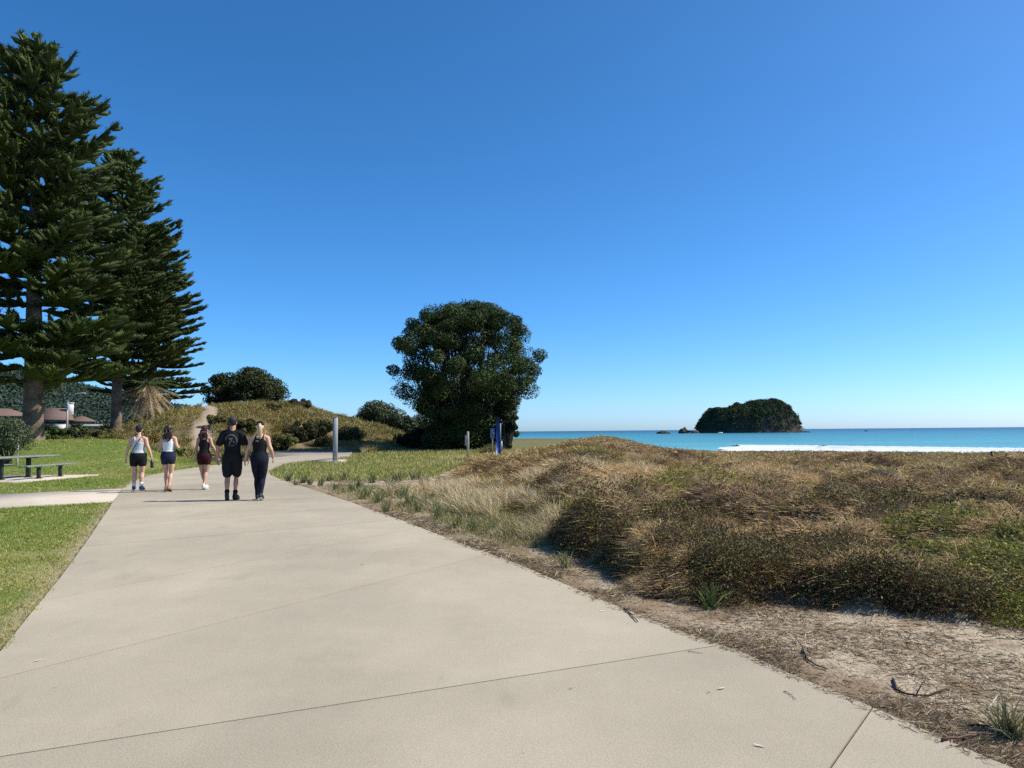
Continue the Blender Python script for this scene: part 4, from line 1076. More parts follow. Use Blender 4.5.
    b = MB(); b.tube([(0, 0, 0), (0, 0, max(h, .6) * .93), (0, 0, max(h, .6) + .1)], [.11, .10, .05], 10); b.build('post', mat('dark_wood', (.05, .045, .04), .9, noise=(9, .7, 1.2)), t)
    b = MB(); b.tube([(0, 0, max(h, .6) * .72), (0, 0, max(h, .6) * .80)], .115, 10); b.build('band', steel, t)
    # street lamp
    D = 74.; p = PD(66.5, 441, D); z = float(H(p[0], D)) - .1; h = PD(67, 400, D)[2] - z
    gal = mat('galvanised', (.5, .51, .52), .4, .5)
    t = empty('street_lamp', (p[0], D, z), 0, 'pale grey street lamp with a curved arm in front of the brown roofed house', 'street lamp')
    b = MB(); b.tube([(0, 0, 0), (0, 0, h * .55), (0, 0, h)], [.10, .08, .06], 10); b.build('pole', gal, t)
    b = MB(); th = np.linspace(0, 1, 10); b.tube(np.stack([1.2 * th, 0 * th, h + .65 * np.sin(th * 1.5)], 1), np.linspace(.055, .035, 10), 8); b.build('arm', gal, t)
    b = MB(); b.loft([((1.15, 0, h + .64), (0, .05, 0), (0, 0, .03)), ((1.3, 0, h + .65), (0, .12, 0), (0, 0, .06)), ((1.65, 0, h + .66), (0, .13, 0), (0, 0, .06)), ((1.78, 0, h + .66), (0, .05, 0), (0, 0, .03))]); b.build('lamp_head', gal, t)
furniture()

def houses():
    brick = mat('roof_tiles', (.155, .105, .085), .85, .2, noise=(1.2, .85, 1.12), noise2=(14, .8, 1.2)); white = mat('house_white', (.72, .70, .66), .7)
    cream = mat('house_cream', (.42, .36, .29), .8, noise=(.8, .9, 1.1)); glass = mat('window_glass', (.03, .04, .05), .15, .6); pale = mat('roof_pale', (.62, .63, .64), .5)
    brown = mat('house_brown', (.13, .085, .06), .8)
    def hip(x0, x1, y0, y1, z, zr, inset, over=.5):
        x0 -= over; x1 += over; y0 -= over; y1 += over; ym = (y0 + y1) / 2
        V = [(x0, y0, z), (x1, y0, z), (x1, y1, z), (x0, y1, z), (x0 + inset, ym, zr), (x1 - inset, ym, zr), (x0, y0, z - .18), (x1, y0, z - .18), (x1, y1, z - .18), (x0, y1, z - .18)]
        return V, [[0, 1, 5, 4], [2, 3, 4, 5], [6, 7, 1, 0], [7, 8, 2, 1], [8, 9, 3, 2], [9, 6, 0, 3], [9, 8, 7, 6]], [[1, 2, 5], [3, 0, 4]]
    D = 120.
    def house(u0, u1, vb, ve, vr, dep, label, wallm, roofm, inset, wins, name='house', chim=None, door=None, ext=0):
        a = PD(u0, vb, D + ext); c = PD(u1, vb, D + ext); e = PD((u0 + u1) / 2, ve, D + ext)[2]; r = PD((u0 + u1) / 2, vr, D + ext)[2]
        w = c[0] - a[0]; zb = .9
        az = -math.atan2((a[0] + c[0]) / 2, D + ext); w *= math.cos(az); t = empty(name, ((a[0] + c[0]) / 2, D + ext, zb), az, label, 'house')
        he = e - zb; hr = r - zb
        b = MB(); b.box((0, dep / 2, he / 2), (w, dep, he)); b.build('wall', wallm, t)
        V, f4, f3 = hip(-w / 2, w / 2, 0, dep, he + .02, hr, inset)
        b = MB(); b.add(V, f4, f3); rf = b.build('roof', roofm, t)
        for wx, ww, z0, wh in wins:
            q = MB(); q.box((wx * w, -.03, he * z0 + wh / 2), (ww + .16, .08, wh + .16)); fr = q.build('window', white, t)
            q = MB(); q.box((wx * w, -.05, he * z0 + wh / 2), (ww, .08, wh)); q.build('pane', glass, fr)
        if door:
            q = MB(); q.box((door * w, -.03, 1.05), (1, .08, 2.1)); q.build('door', brown, t)
        if chim is not None:
            q = MB(); q.box((chim * w, dep * .35, hr - .2), (.9, .7, 1.9), bevel=.03); q.box((chim * w, dep * .35, hr + .8), (1.05, .85, .12)); q.build('chimney', white, rf)
        return t
    house(44.5, 70, 441, 419.5, 407.2, 9, 'two storey house with a brown tiled roof between the two pine trunks', brown, brick, .6,
          [(-.25, 2.2, .62, .9), (.22, 1.4, .62, .9), (-.2, 2.0, .12, 1.2)], chim=.5, door=.3)
    house(70, 92, 441, 421, 414.5, 8, 'lower brown roofed wing with white windows right of the street lamp', cream, brick, 2.2, [(-.3, 1.0, .45, 1.0), (.1, .8, .45, 1.0)], ext=4, door=.4)
    house(-30, 27, 441, 415.5, 407.5, 10, 'long brown roofed house at the left edge behind the staked young tree', cream, brick, 3, [(-.3, 1.8, .5, 1.1), (.1, 1.4, .5, 1.1), (.38, 1.6, .5, 1.2)], ext=2, door=-.1)
    # low white flat roofed house
    Dw = 108.; a = PD(79, 441, Dw); c = PD(111, 441, Dw); zf = PD(95, 426.5, Dw)[2]; w = c[0] - a[0]; zb = .8
    w *= .85; t = empty('house', ((a[0] + c[0]) / 2, Dw, zb), R(28), 'low white house with a flat white roof edge beside the second pine trunk', 'house')
    b = MB(); b.box((0, 2.5, (zf - zb) / 2), (w, 5, zf - zb)); b.build('wall', white, t)
    b = MB(); b.box((0, 2.4, zf - zb + .14), (w + .8, 6, .26), bevel=.04); b.build('roof', pale, t)
    for k in (-.28, .02, .3):
        q = MB(); q.box((k * w, -.03, .8), (1.0, .08, .9)); fr = q.build('window', white, t)
        q = MB(); q.box((k * w, -.05, .8), (.86, .08, .76)); q.build('pane', glass, fr)
    q = MB(); q.box((.43 * w, -.03, .9), (.8, .06, 1.7)); q.build('door', brown, t)
    # white garden wall / ute-like pale wall between trunk and lamp
    D2 = 100.; a = PD(54, 434, D2); c = PD(67, 434, D2); top = PD(60, 424.5, D2)[2]
    t = empty('garden_wall', ((a[0] + c[0]) / 2, D2, .8), 0, 'white rendered garden wall in front of the two storey house', 'wall')
    w = c[0] - a[0]; b = MB(); b.box((0, 0, (top - .8) / 2), (w, .2, top - .8)); b.build('panel', white, t)
    b = MB(); b.box((0, 0, top - .8 + .03), (w + .1, .28, .06), bevel=.01); b.build('coping', pale, t)
houses()

def sticks():
    br = mat('stick_brown', (.13, .07, .05), .8, noise=(20, .7, 1.3)); gy = mat('stick_grey', (.42, .36, .28), .8, noise=(20, .7, 1.2)); dk = mat('stick_dark', (.045, .032, .026), .9); lf = mat('dry_leaf', (.55, .5, .4), .7)
    def st(px, r, m, label, twigs=(), zoff=.012):
        p = [P(u, v) for u, v in px]
        pts = np.array([[q[0], q[1], 0] for q in p]); c = pts.mean(0)
        L = np.concatenate([[0], np.cumsum(np.linalg.norm(np.diff(pts, axis=0), axis=1))]); ss = np.linspace(0, L[-1], 10)
        pp = np.stack([np.interp(ss, L, pts[:, i]) for i in range(3)], 1); pp[:, :2] += rng.normal(size=(10, 2)) * r * .3
        hz = H(pp[:, 0], pp[:, 1]); hz = np.where(inpoly(PATH, pp[:, 0], pp[:, 1]), .024, hz); pp[:, 2] = np.maximum(hz, np.linspace(hz[0], hz[-1], 10)) + r * .9 + zoff * .5 * np.abs(np.sin(np.arange(10)))
        b = MB(); b.tube(pp - c, np.linspace(r, r * .55, 10), 7)
        for i, dx, dy, dz in twigs: b.tube([pp[i] - c, pp[i] - c + np.array([dx, dy, dz]) * .5 + .01, pp[i] - c + np.array([dx, dy, dz])], [r * .6, r * .5, r * .25], 5)
        o = b.build('stick', m, None, True); o.location = c; tag(o, label, 'stick')
    st([(624, 612), (631, 618), (638, 626)], .007, br, 'short reddish brown stick lying at the path edge left of the lone tuft')
    st([(942, 747), (965, 741), (989, 734)], .007, br, 'straight brown stick lying across the bottom right corner of the litter')
    st([(968, 727), (990, 728), (1008, 726)], .007, dk, 'dark stick behind the straight brown stick by the corner tuft')
    st([(802, 652), (808, 662), (818, 668), (828, 671)], .007, dk, 'dark bent twig on the sand in the middle of the litter strip', [(4, -.05, .05, .12)])
    st([(893, 680), (897, 692), (910, 698), (930, 697), (950, 690)], .007, dk, 'long curved dark branch on the sand above the bottom right corner', [(5, .1, .08, .06)])
    st([(868, 612), (880, 606), (872, 622)], .006, gy, 'pale bare twig poking out of the foot of the near scrub')
    st([(822, 608), (831, 598), (838, 589)], .006, gy, 'thin pale twig leaning on the edge of the near scrub')
    st([(688, 655.5), (695, 656.5), (703, 658)], .002, br, 'tiny straight twig on the concrete beside the path joint')
    st([(784, 696), (791, 700), (796, 705)], .0022, dk, 'tiny dark twig on the concrete near the right edge')
    st([(988, 712), (994, 703), (999, 696)], .006, gy, 'pale upright looking twig at the left of the corner tuft')
    def leaf(u, v, L, rz, label, m=lf):
        p = P(u, v); L *= .8; n = 9; s = np.linspace(-1, 1, n); w = L * .11 * (1 - s ** 2) + .001
        V = []
        for i in range(n):
            for k, sg in enumerate((-1, 0, 1)): V.append((s[i] * L / 2, sg * w[i], .004 + (.35 * w[i] if sg else 0) + L * .10 * s[i] ** 2))
        f = [[i * 3 + j, i * 3 + j + 1, i * 3 + j + 4, i * 3 + j + 3] for i in range(n - 1) for j in range(2)]
        o = mesh_obj('dry_leaf', np.array(V), np.array(f), m); o.location = (p[0], p[1], .0245); o.rotation_euler.z = rz; tag(o, label, 'leaf')
    leaf(722, 693.5, .075, .5, 'curled pale dry leaf on the concrete right of the path joint')
    leaf(760, 752, .07, -.5, 'pale dry leaf on the concrete near the bottom edge')
    leaf(709, 697.5, .03, .2, 'small brown leaf scrap beside the curled pale leaf', br)
    leaf(571, 693.5, .03, .1, 'small dark leaf scrap alone on the concrete above the bottom middle', dk)
    leaf(602, 614.5, .05, .1, 'bright white leaf at the right edge of the path by the reddish stick', mat('white_leaf', (.8, .78, .75), .6))
    leaf(38, 665, .07, 1.0, 'pale dry leaf on the concrete at the left near the lawn edge')
    leaf(362, 567, .05, .1, 'small dark leaf in the middle of the path', dk)
    leaf(300, 565, .04, .1, 'small pale leaf on the middle left of the path')
    leaf(528, 610, .035, .3, 'tiny pale leaf on the concrete left of the white leaf')
    leaf(988, 683, .05, 1.3, 'small pale leaf on the sand near the right edge')
sticks()

# ------------------------------------------------------------------ people
SKIN = mat('skin', (.56, .33, .23), .55, .35, noise=(8, .93, 1.06)); SKIN2 = mat('skin_tanned', (.45, .25, .17), .55, .35, noise=(8, .93, 1.06))
def fabric(name, c, r=.85): return mat(name, c, r, .15, noise=(30, .85, 1.12), bump=(60, .3, .004))
def person(u, v, height, rz, label, skin, build=1.0, legs=None, arms=None, female=True, cloth=None, headturn=0):
    g = P(u, v, .024); k = height / 1.75
    t = empty('person', (g[0], g[1], .024), rz, label, 'person', 'five people walking away along the path')
    W = build
    S = lambda p: np.array([p[0] * k, p[1] * k, p[2] * k])
    sh = (.155 if female else .185) * W
    hipw = (.175 if female else .165) * W; wst = (.125 if female else .15) * W; chs = (.15 if female else .175) * W
    TOR = [(.80, hipw * .72, .09 * W), (.86, hipw * .98, .115 * W), (.93, hipw, .125 * W), (1.0, hipw * .93, .115 * W), (1.10, wst, .095 * W), (1.2, (wst + chs) / 2, .10 * W), (1.29, chs, .11 * W), (1.37, sh * .98, .10 * W), (1.42, sh * .82, .08 * W), (1.455, sh * .48, .06), (1.49, .06, .055)]
    def torso(b, z0, z1, ex, pinch=None):
        R_ = []
        zz = [z0] + [q[0] for q in TOR if z0 < q[0] < z1] + [z1]
        for z in zz:
            hx = np.interp(z, [q[0] for q in TOR], [q[1] for q in TOR]) + ex; hy = np.interp(z, [q[0] for q in TOR], [q[2] for q in TOR]) + ex
            if pinch: hx *= pinch(z)
            yo = .012 * math.sin((z - .9) * 6)
            R_.append((S((0, yo, z)), (hx * k, 0, 0), (0, hy * k, 0)))
        b.loft(R_)
    hx = .092 * W
    lk = legs
    th = (.088 if female else .09) * W; kn = .055 * W; cf = .056 * W; an = .036
    def leg(b, side, ex=0, upto=1.0):
        hip = (side * hx, 0, .88); knee, ank, toe = lk[side]
        pts = [np.array(hip), np.array(hip) * .5 + np.array(knee) * .5 + (side * .008, -.008, 0), np.array(knee), np.array(knee) * .68 + np.array(ank) * .32 + (0, -.018, 0), np.array(knee) * .3 + np.array(ank) * .7, np.array(ank)]
        rr = [th, th * .86, kn, cf, cf * .68, an]
        if upto < 1:
            L = np.linspace(0, 1, 6); m = [p for p, l in zip(pts, L) if l < upto]; r2 = [r for r, l in zip(rr, L) if l < upto]
            m.append(np.array([np.interp(upto, L, [p[i] for p in pts]) for i in range(3)])); r2.append(float(np.interp(upto, L, rr))); pts, rr = m, r2
        b.limb([S(p) for p in pts], [(r + ex) * k for r in rr]); return pts
    def hand(b, elb, wr, side, curl=.5):
        d = np.array(wr) - np.array(elb); d /= np.linalg.norm(d)
        fw = np.array([0, 1., 0]); fw -= d * fw.dot(d); fw /= np.linalg.norm(fw)      # thumb side
        md = np.cross(d, fw) ; md *= -side * np.sign(md[0]) if md[0] else 1          # towards the body
        c = np.array(wr) + d * .045
        for q in (-1.5, -.5, .5, 1.5): b.limb([S(np.array(wr) + d * .005 + fw * q * .012), S(np.array(wr) + d * .085 + fw * q * .0195)], [.017 * k, .0125 * k], 8)
        Ls = {-1.5: .055, -.5: .07, .5: .078, 1.5: .072}
        for q in (-1.5, -.5, .5, 1.5):
            p0 = np.array(wr) + d * .088 + fw * q * .020; L = Ls[q]
            d1 = d * math.cos(curl * .6) + md * math.sin(curl * .6) + fw * q * .05; d2 = d * math.cos(curl * 1.4) + md * math.sin(curl * 1.4) + fw * q * .04
            p1 = p0 + d1 * L * .5; p2 = p1 + d2 * L * .5
            b.limb([S(p0), S(p1), S(p2)], [.0095 * k, .0088 * k, .0072 * k], 8)
        p0 = np.array(wr) + d * .03 + fw * .022; p1 = p0 + d * .035 + fw * .03 + md * .012; p2 = p1 + d * .035 + fw * .006 + md * .012
        b.limb([S(p0), S(p1), S(p2)], [.013 * k, .0105 * k, .0085 * k], 8)
        return c
    b = MB(); torso(b, .80, 1.49, 0)
    b.limb([S((0, .0, 1.43)), S((0, .012, 1.56))], [(.058 if female else .066) * k, (.052 if female else .062) * k])
    hc = np.array([0, .02, 1.655])
    Rh = np.array(Matrix.Rotation(headturn, 3, 'Z'))
    HP = lambda p: S(hc + Rh @ np.array(p))
    b.ell(HP((0, -.012, .012)), np.array([.075, .093, .10]) * k, 18); b.ell(HP((0, .03, -.04)), np.array([.058, .062, .075]) * k, 16)
    b.ell(HP((0, .058, -.088)), np.array([.03, .028, .026]) * k, 10)                       # chin
    b.limb([HP((0, .088, .012)), HP((0, .107, -.028))], [.009 * k, .0145 * k], 8)           # nose
    b.ell(HP((0, .083, -.062)), np.array([.024, .012, .008]) * k, 10)                      # lips
    for sx in (-1, 1):
        b.ell(HP((sx * .077, .0, -.012)), np.array([.009, .02, .032]) * k, 10)              # ears
        b.ell(HP((sx * .031, .078, .028)), np.array([.026, .014, .009]) * k, 10)            # brow
        elb, wr = arms[sx]
        b.limb([S((sx * sh * .62, 0, 1.415)), S((sx * (sh + .005), 0, 1.395)), S((np.array([sx * (sh + .008), 0, 1.3]) * .6 + np.array(elb) * .4)), S(elb), S(np.array(elb) * .65 + np.array(wr) * .35), S(wr)],
               [.06 * W * k, (.054 if female else .064) * W * k, (.046 if female else .055) * W * k, (.037 if female else .044) * W * k, (.036 if female else .044) * W * k, .026 * k])
        hand(b, elb, wr, sx)
        leg(b, sx)
        knee, ank, toe = lk[sx]; ank = np.array(ank); toe = np.array(toe)
        fd = toe - ank; fd[2] = 0; fd /= np.linalg.norm(fd) + 1e-6
        heel = ank - fd * .035 + np.array([0, 0, -.035]); 
        b.limb([S(ank), S(heel)], [.036 * k, .03 * k]); b.limb([S(heel), S(ank * .45 + toe * .55 + (0, 0, .01)), S(toe)], [.032 * k, .036 * k, .022 * k])
        for q in range(5): b.limb([S(toe + np.cross(fd, (0, 0, 1)) * (q - 2) * .014), S(toe + np.cross(fd, (0, 0, 1)) * (q - 2) * .016 + fd * (.03 - .004 * abs(q - 2)) - (0, 0, .006))], [.013 * k, .009 * k], 6)
    body = b.build('body', skin, t); remesh(body, .0065, 5, .5)
    eye = mat('eye', (.05, .035, .03), .2) if 'eye' not in bpy.data.materials else bpy.data.materials['eye']
    for sx in (-1, 1):
        q = MB(); q.ell(HP((sx * .031, .082, .008)), np.array([.012, .008, .008]) * k, 8); q.build('eye', eye, t, True)
    api = dict(t=t, S=S, k=k, torso=torso, leg=leg, HP=HP, arms=arms, sh=sh, legs=lk, W=W, hx=hx, hipw=hipw, female=female, th=th, TOR=TOR)
    cloth(api); return t

def shorts(a, m, z1=1.02, upto=.28, flare=.018, name='shorts'):
    b = MB(); a['torso'](b, .80, z1, .026)
    for s in (-1, 1): a['leg'](b, s, flare, upto)
    remesh(b.build(name, m, a['t']), .009, 3)
def tank(a, m, z0=.98, name='tank_top', back=.62, ex=.009):
    b = MB()
    def pinch(z): return 1 - (1 - back) * float(sst(1.27, 1.37, z))
    R_ = []; a['torso'](b, z0, 1.385, ex, pinch); S = a['S']; k = a['k']
    for s in (-1, 1):
        b.limb([S((s * .065, -.085 * a['W'], 1.33)), S((s * .078, -.075 * a['W'], 1.40)), S((s * .088, -.02, 1.456)), S((s * .088, .04, 1.44)), S((s * .075, .085 * a['W'], 1.34))], [.022 * k] * 5, 8)
    o = remesh(b.build(name, m, a['t']), .009, 3); return o
def shoes(a, m, sole, high=.0):
    for s in (-1, 1):
        knee, ank, toe = a['legs'][s]; ank = np.array(ank); toe = np.array(toe); S = a['S']; k = a['k']
        fd = toe - ank; fd[2] = 0; fd /= np.linalg.norm(fd) + 1e-6
        heel = ank - fd * .035 + np.array([0, 0, -.035]); b = MB()
        b.limb([S(heel), S(ank * .45 + toe * .55 + (0, 0, .012)), S(toe + fd * .02)], [.040 * k, .045 * k, .034 * k])
        b.limb([S(heel + (0, 0, .01)), S(ank + (0, 0, .01 + high))], [.042 * k, .046 * k])
        sh = remesh(b.build('shoe', m, a['t']), .008, 3)
        q = MB(); dn = np.array([0, 0, -.034 * k])
        dd = (toe - heel)
        side = np.cross(fd, (0, 0, 1)); R_ = []
        up = np.cross(side, dd / np.linalg.norm(dd)); up = up / np.linalg.norm(up); up = up if up[2] > 0 else -up
        for q_, w in ((-.12, .02), (0, .038), (.3, .04), (.6, .046), (.85, .046), (1.1, .036), (1.22, .015)):
            R_.append((S(heel + dd * q_ - up * .030), side * w * k, up * .012 * k))
        q.loft(R_); q.build('sole', sole, sh, True)
def sock(a, m, h=.1):
    for s in (-1, 1):
        knee, ank, toe = map(np.array, a['legs'][s]); d = (knee - ank); d /= np.linalg.norm(d); S = a['S']; k = a['k']
        b = MB(); b.limb([S(ank - d * .02), S(ank + d * h * .5), S(ank + d * h)], [.043 * k, .043 * k, (.043 + h * .12) * k]); b.build('sock', m, a['t'], True)
def cap(a, m, visor_only=False):
    b = MB(); HP = a['HP']; k = a['k']; n = 22; V = []
    for j, ph in enumerate(np.linspace(0.02, 1.42, 9)):
        th = np.arange(n) * 2 * math.pi / n
        for q in th:
            V.append(HP((.086 * math.sin(ph) * math.cos(q), -.01 + .105 * math.sin(ph) * math.sin(q), .02 + .112 * math.cos(ph) )))
    f = [[r * n + i, r * n + (i + 1) % n, r * n + n + (i + 1) % n, r * n + n + i] for r in range(8) for i in range(n)]
    b.add(V, f)
    o = b.build('cap', m, a['t'], True); modify(o, ('SOLIDIFY', dict(thickness=.006)))
    b = MB(); V = []
    for z in (0, .006):
        for r in (.085, .165):
            for q in np.linspace(R(35), R(145), 12): V.append(HP((r * .66 * math.cos(q), r * math.sin(q) + (.0), .035 + z - (r - .085) * .3 - .012 * math.cos(q) ** 2)))
    f = [[i, i + 1, 13 + i, 12 + i] for i in range(11)] + [[24 + i, 36 + i, 37 + i, 25 + i] for i in range(11)] + [[12 + i, 13 + i, 37 + i, 36 + i] for i in range(11)]
    b.add(V, f); b.build('brim', m, o, True)
def hairmesh(a, m, pts, rad, wob=.012, name='hair', cap_=True, flat=.6):
    """hair as a scalp shell and many tapered locks that follow pts"""
    HP = a['HP']; k = a['k']; g = np.random.default_rng(int(abs(rad[0]) * 1e4) + len(pts)); b = MB()
    if cap_: b.ell(HP((0, -.022, .02)), np.array([.083, .096, .103]) * k, 18)
    pts = np.array(pts, float); rad = np.array(rad, float)
    for i in range(46):
        th = g.uniform(0, 6.283); q = g.random() ** .5
        off = np.array([math.cos(th) * q, math.sin(th) * q * flat, 0]); end = g.uniform(.72, 1.0); s = np.linspace(0, end, 9)
        pp = []
        for j, sj in enumerate(s):
            c = np.array([np.interp(sj, np.linspace(0, 1, len(pts)), pts[:, i_]) for i_ in range(3)]); r = np.interp(sj, np.linspace(0, 1, len(rad)), rad)
            pp.append(HP(c + off * r + np.array([math.sin(sj * 14 + th) * wob, math.cos(sj * 12 + th) * wob * .6, 0])))
        b.tube(pp, np.linspace(.013, .004, 9) * k, 6)
    return b.build(name, m, a['t'], True)

def stance(w=.09, front=1, stride=.2, lift=.10):
    """one foot planted ahead, the other trailing on its toes"""
    L = {}
    for s in (-1, 1):
        if s == front: L[s] = ((s * (w - .005), .13, .485), (s * w * .9, stride, .085), (s * (w + .015), stride + .15, .035))
        else: L[s] = ((s * (w - .005), .03, .475), (s * w * .8, -stride, .085 + lift), (s * (w + .01), -stride + .13, .03))
    return L
HD = R(9)
blk = fabric('black_cotton', (.012, .012, .013)); nvy = fabric('navy_cotton', (.018, .022, .045)); wht = fabric('white_cotton', (.70, .71, .72)); gryw = fabric('pale_grey_cotton', (.50, .54, .56))
mrn = fabric('maroon_cotton', (.035, .008, .012)); lgg = fabric('navy_leggings', (.010, .012, .022)); capn = fabric('cap_navy', (.02, .024, .045)); capg = fabric('cap_charcoal', (.045, .043, .042)); capb = fabric('cap_brown', (.05, .035, .035))
drk = mat('shoe_dark', (.02, .022, .024), .6); gsh = mat('shoe_grey', (.09, .10, .13), .7); wsh = mat('shoe_white', (.6, .58, .56), .6); sandal = mat('sandal_tan', (.30, .16, .11), .7)
hbr = mat('hair_brown', (.045, .022, .015), .45, .4, noise=(40, .6, 1.5)); hau = mat('hair_auburn', (.06, .02, .015), .45, .4, noise=(40, .6, 1.5)); hbl = mat('hair_blonde', (.62, .47, .27), .45, .4, noise=(40, .7, 1.25)); hdk = mat('hair_dark', (.02, .014, .012), .5)

def p1c(a):
    S = a['S']; k = a['k']
    tank(a, gryw, z0=.98, back=.66); shorts(a, blk, 1.02, .15, .022); sock(a, wht, .10); shoes(a, gsh, wsh); 
    hairmesh(a, hdk, [(0, -.05, -.03), (0, -.06, -.06)], [.05, .03], .002); cap(a, capn)
    b = MB(); q = np.linspace(0, 1, 14); W = a['W']
    pts = [S((.10 - .24 * t, -(.118 + .018 * math.sin(t * 3)) * W - .006, 1.44 - .40 * t)) for t in q]
    pts = [S((.115, .0, 1.475))] + pts + [S((-.17 * W, -.03, 1.03))]
    b.tube(pts, .009, 6); b.build('bag_strap', blk, a['t'], True)
    e, w = map(np.array, a['arms'][-1]); b = MB(); d = (w - e) / np.linalg.norm(w - e); b.tube([S(w - d * .02), S(w + d * .012)], .031 * k, 12); b.build('wrist_band', wht, a['t'], True)
person(137.5, 490.3, 1.70, HD, 'woman in white top, black shorts and navy cap holding a bottle, leftmost walker', SKIN, 1.14,
       {-1: ((-.10, .06, .48), (-.105, .02, .085), (-.12, .17, .035)), 1: ((.10, .03, .48), (.11, -.06, .09), (.13, .08, .032))},
       {-1: ((-.27, -.03, 1.13), (-.325, .02, .89)), 1: ((.27, -.02, 1.13), (.335, .03, .89))}, True, p1c)
def p2c(a):
    S = a['S']
    tank(a, wht, z0=1.02, back=.8); shorts(a, nvy, 1.06, .10, .014); 
    hairmesh(a, hbr, [(0, -.05, .02), (0, -.085, -.08), (-.01, -.10, -.2), (-.02, -.095, -.30), (-.02, -.09, -.37)], [.09, .13, .135, .11, .06], .022); shoes(a, sandal, drk)
person(167.5, 491.6, 1.71, HD + .03, 'woman with long wavy brown hair, white top and navy shorts, second walker from left', SKIN, .98,
       stance(.075, -1, .13, .05), {-1: ((-.235, .0, 1.14), (-.17, .2, 1.12)), 1: ((.235, -.03, 1.17), (.20, .18, 1.15))}, True, p2c)
def p3c(a):
    tank(a, blk, z0=.96, back=.78); shorts(a, mrn, 1.0, .13, .018); shoes(a, wsh, wsh)
    hairmesh(a, hau, [(0, -.05, .0), (0, -.085, -.08), (0, -.10, -.2), (0.01, -.10, -.29)], [.07, .12, .135, .10], .018); cap(a, capb)
person(203.5, 489.5, 1.68, HD - .05, 'woman in black top, maroon shorts and dark cap with auburn hair, middle walker', SKIN2, .98,
       {-1: ((-.065, .08, .485), (.03, .13, .085), (.03, .28, .035)), 1: ((.055, .03, .475), (.045, -.15, .13), (.045, -.02, .032))},
       {-1: ((-.225, .02, 1.14), (-.22, .12, .92)), 1: ((.27, -.03, 1.15), (.36, .02, .90))}, True, p3c, headturn=-.1)

def print_marks(a, shirt):
    """back print: an arch of small letter-like strokes over a tree-like emblem, laid on the cloth"""
    bm = bmesh.new(); bm.from_mesh(shirt.data); bvh = BVHTree.FromBMesh(bm); bm.free(); k = a['k']
    V = []; F = []
    def quad(x0, z0, x1, z1, w):
        d = np.array([x1 - x0, z1 - z0]); L = np.linalg.norm(d) + 1e-9; n = np.array([-d[1], d[0]]) / L * w / 2; m = max(2, int(L / .012) + 1)
        base = len(V)
        for i in range(m):
            c = np.array([x0, z0]) + d * i / (m - 1)
            for s in (-1, 1):
                x, z = c + n * s
                hit = bvh.ray_cast(Vector((x * k, -1, z * k)), Vector((0, 1, 0)))
                y = hit[0].y if hit[0] else -.12 * k
                V.append((x * k, y - .003, z * k))
        for i in range(m - 1): F.append([base + 2 * i, base + 2 * i + 1, base + 2 * i + 3, base + 2 * i + 2])
    g = np.random.default_rng(4); cz = 1.265
    for q in np.linspace(R(12), R(168), 19):
        c = np.array([-math.cos(q) * .118, cz + math.sin(q) * .125]); t = np.array([math.sin(q), math.cos(q)]); r = np.array([-math.cos(q), math.sin(q)])
        for s in (-.0045, .0045): p0 = c + t * s - r * .010; p1 = c + t * s * g.uniform(.2, 1.4) + r * .010; quad(p0[0], p0[1], p1[0], p1[1], .0035)
        p0 = c - t * .005; p1 = c + t * .005; o = r * g.choice([-.008, 0, .008]); quad(p0[0] + o[0], p0[1] + o[1], p1[0] + o[0], p1[1] + o[1], .0035)
    for q in np.linspace(R(-38), R(4), 9): 
        c = np.array([math.cos(q) * .118, cz + math.sin(q) * .125]); quad(c[0] - .004, c[1] - .005, c[0] + .005, c[1] + .005, .006)
    pm = mat('print_grey', (.33, .34, .36), .8); mesh_obj('arched_lettering', np.array(V), np.array(F), pm, shirt); V.clear(); F.clear()
    # emblem: bending trunk with a leafy head
    for i in range(26):
        th = g.uniform(0, 6.283); r = g.uniform(.01, .045); x = .0 + math.cos(th) * r; z = 1.302 + math.sin(th) * r * .75; e = g.uniform(0, 3.1); quad(x, z, x + math.cos(e) * .022, z + math.sin(e) * .018, .004)
    for p in (((-.045, 1.185), (-.025, 1.24)), ((-.025, 1.24), (.0, 1.29)), ((-.03, 1.185), (-.012, 1.24)), ((.0, 1.25), (.03, 1.28)), ((.045, 1.23), (.06, 1.27)), ((.05, 1.22), (.065, 1.25))): quad(*p[0], *p[1], .006)
    for x in np.arange(-.075, .06, .012):
        if g.random() < .8: quad(x, 1.158 + g.uniform(0, .003), x + .008, 1.160 + g.uniform(-.002, .003), .007)
    o = mesh_obj('emblem_print', np.array(V), np.array(F), pm, shirt)
def p4c(a):
    S = a['S']; k = a['k']; b = MB(); a['torso'](b, .90, 1.475, .019)
    for s in (-1, 1):
        e, w = map(np.array, a['arms'][s]); sh = a['sh']; q = np.array([s * (sh + .008), 0, 1.39])
        W = a['W']; b.limb([S((s * .05, 0, 1.445)), S((s * sh * .62, 0, 1.42)), S(q), S(q * .5 + e * .5), S(q * .3 + e * .7)], [.062 * k, .076 * W * k, .078 * W * k, .076 * W * k, .078 * W * k])
    shirt = remesh(b.build('t_shirt', blk, a['t']), .009, 3); print_marks(a, shirt)
    shorts(a, fabric('black_shorts', (.014, .014, .016)), 1.0, .31, .034); sock(a, blk, .09); shoes(a, drk, drk, .03)
    hairmesh(a, hdk, [(0, -.05, -.02), (0, -.055, -.05)], [.05, .04], .001); cap(a, capg)
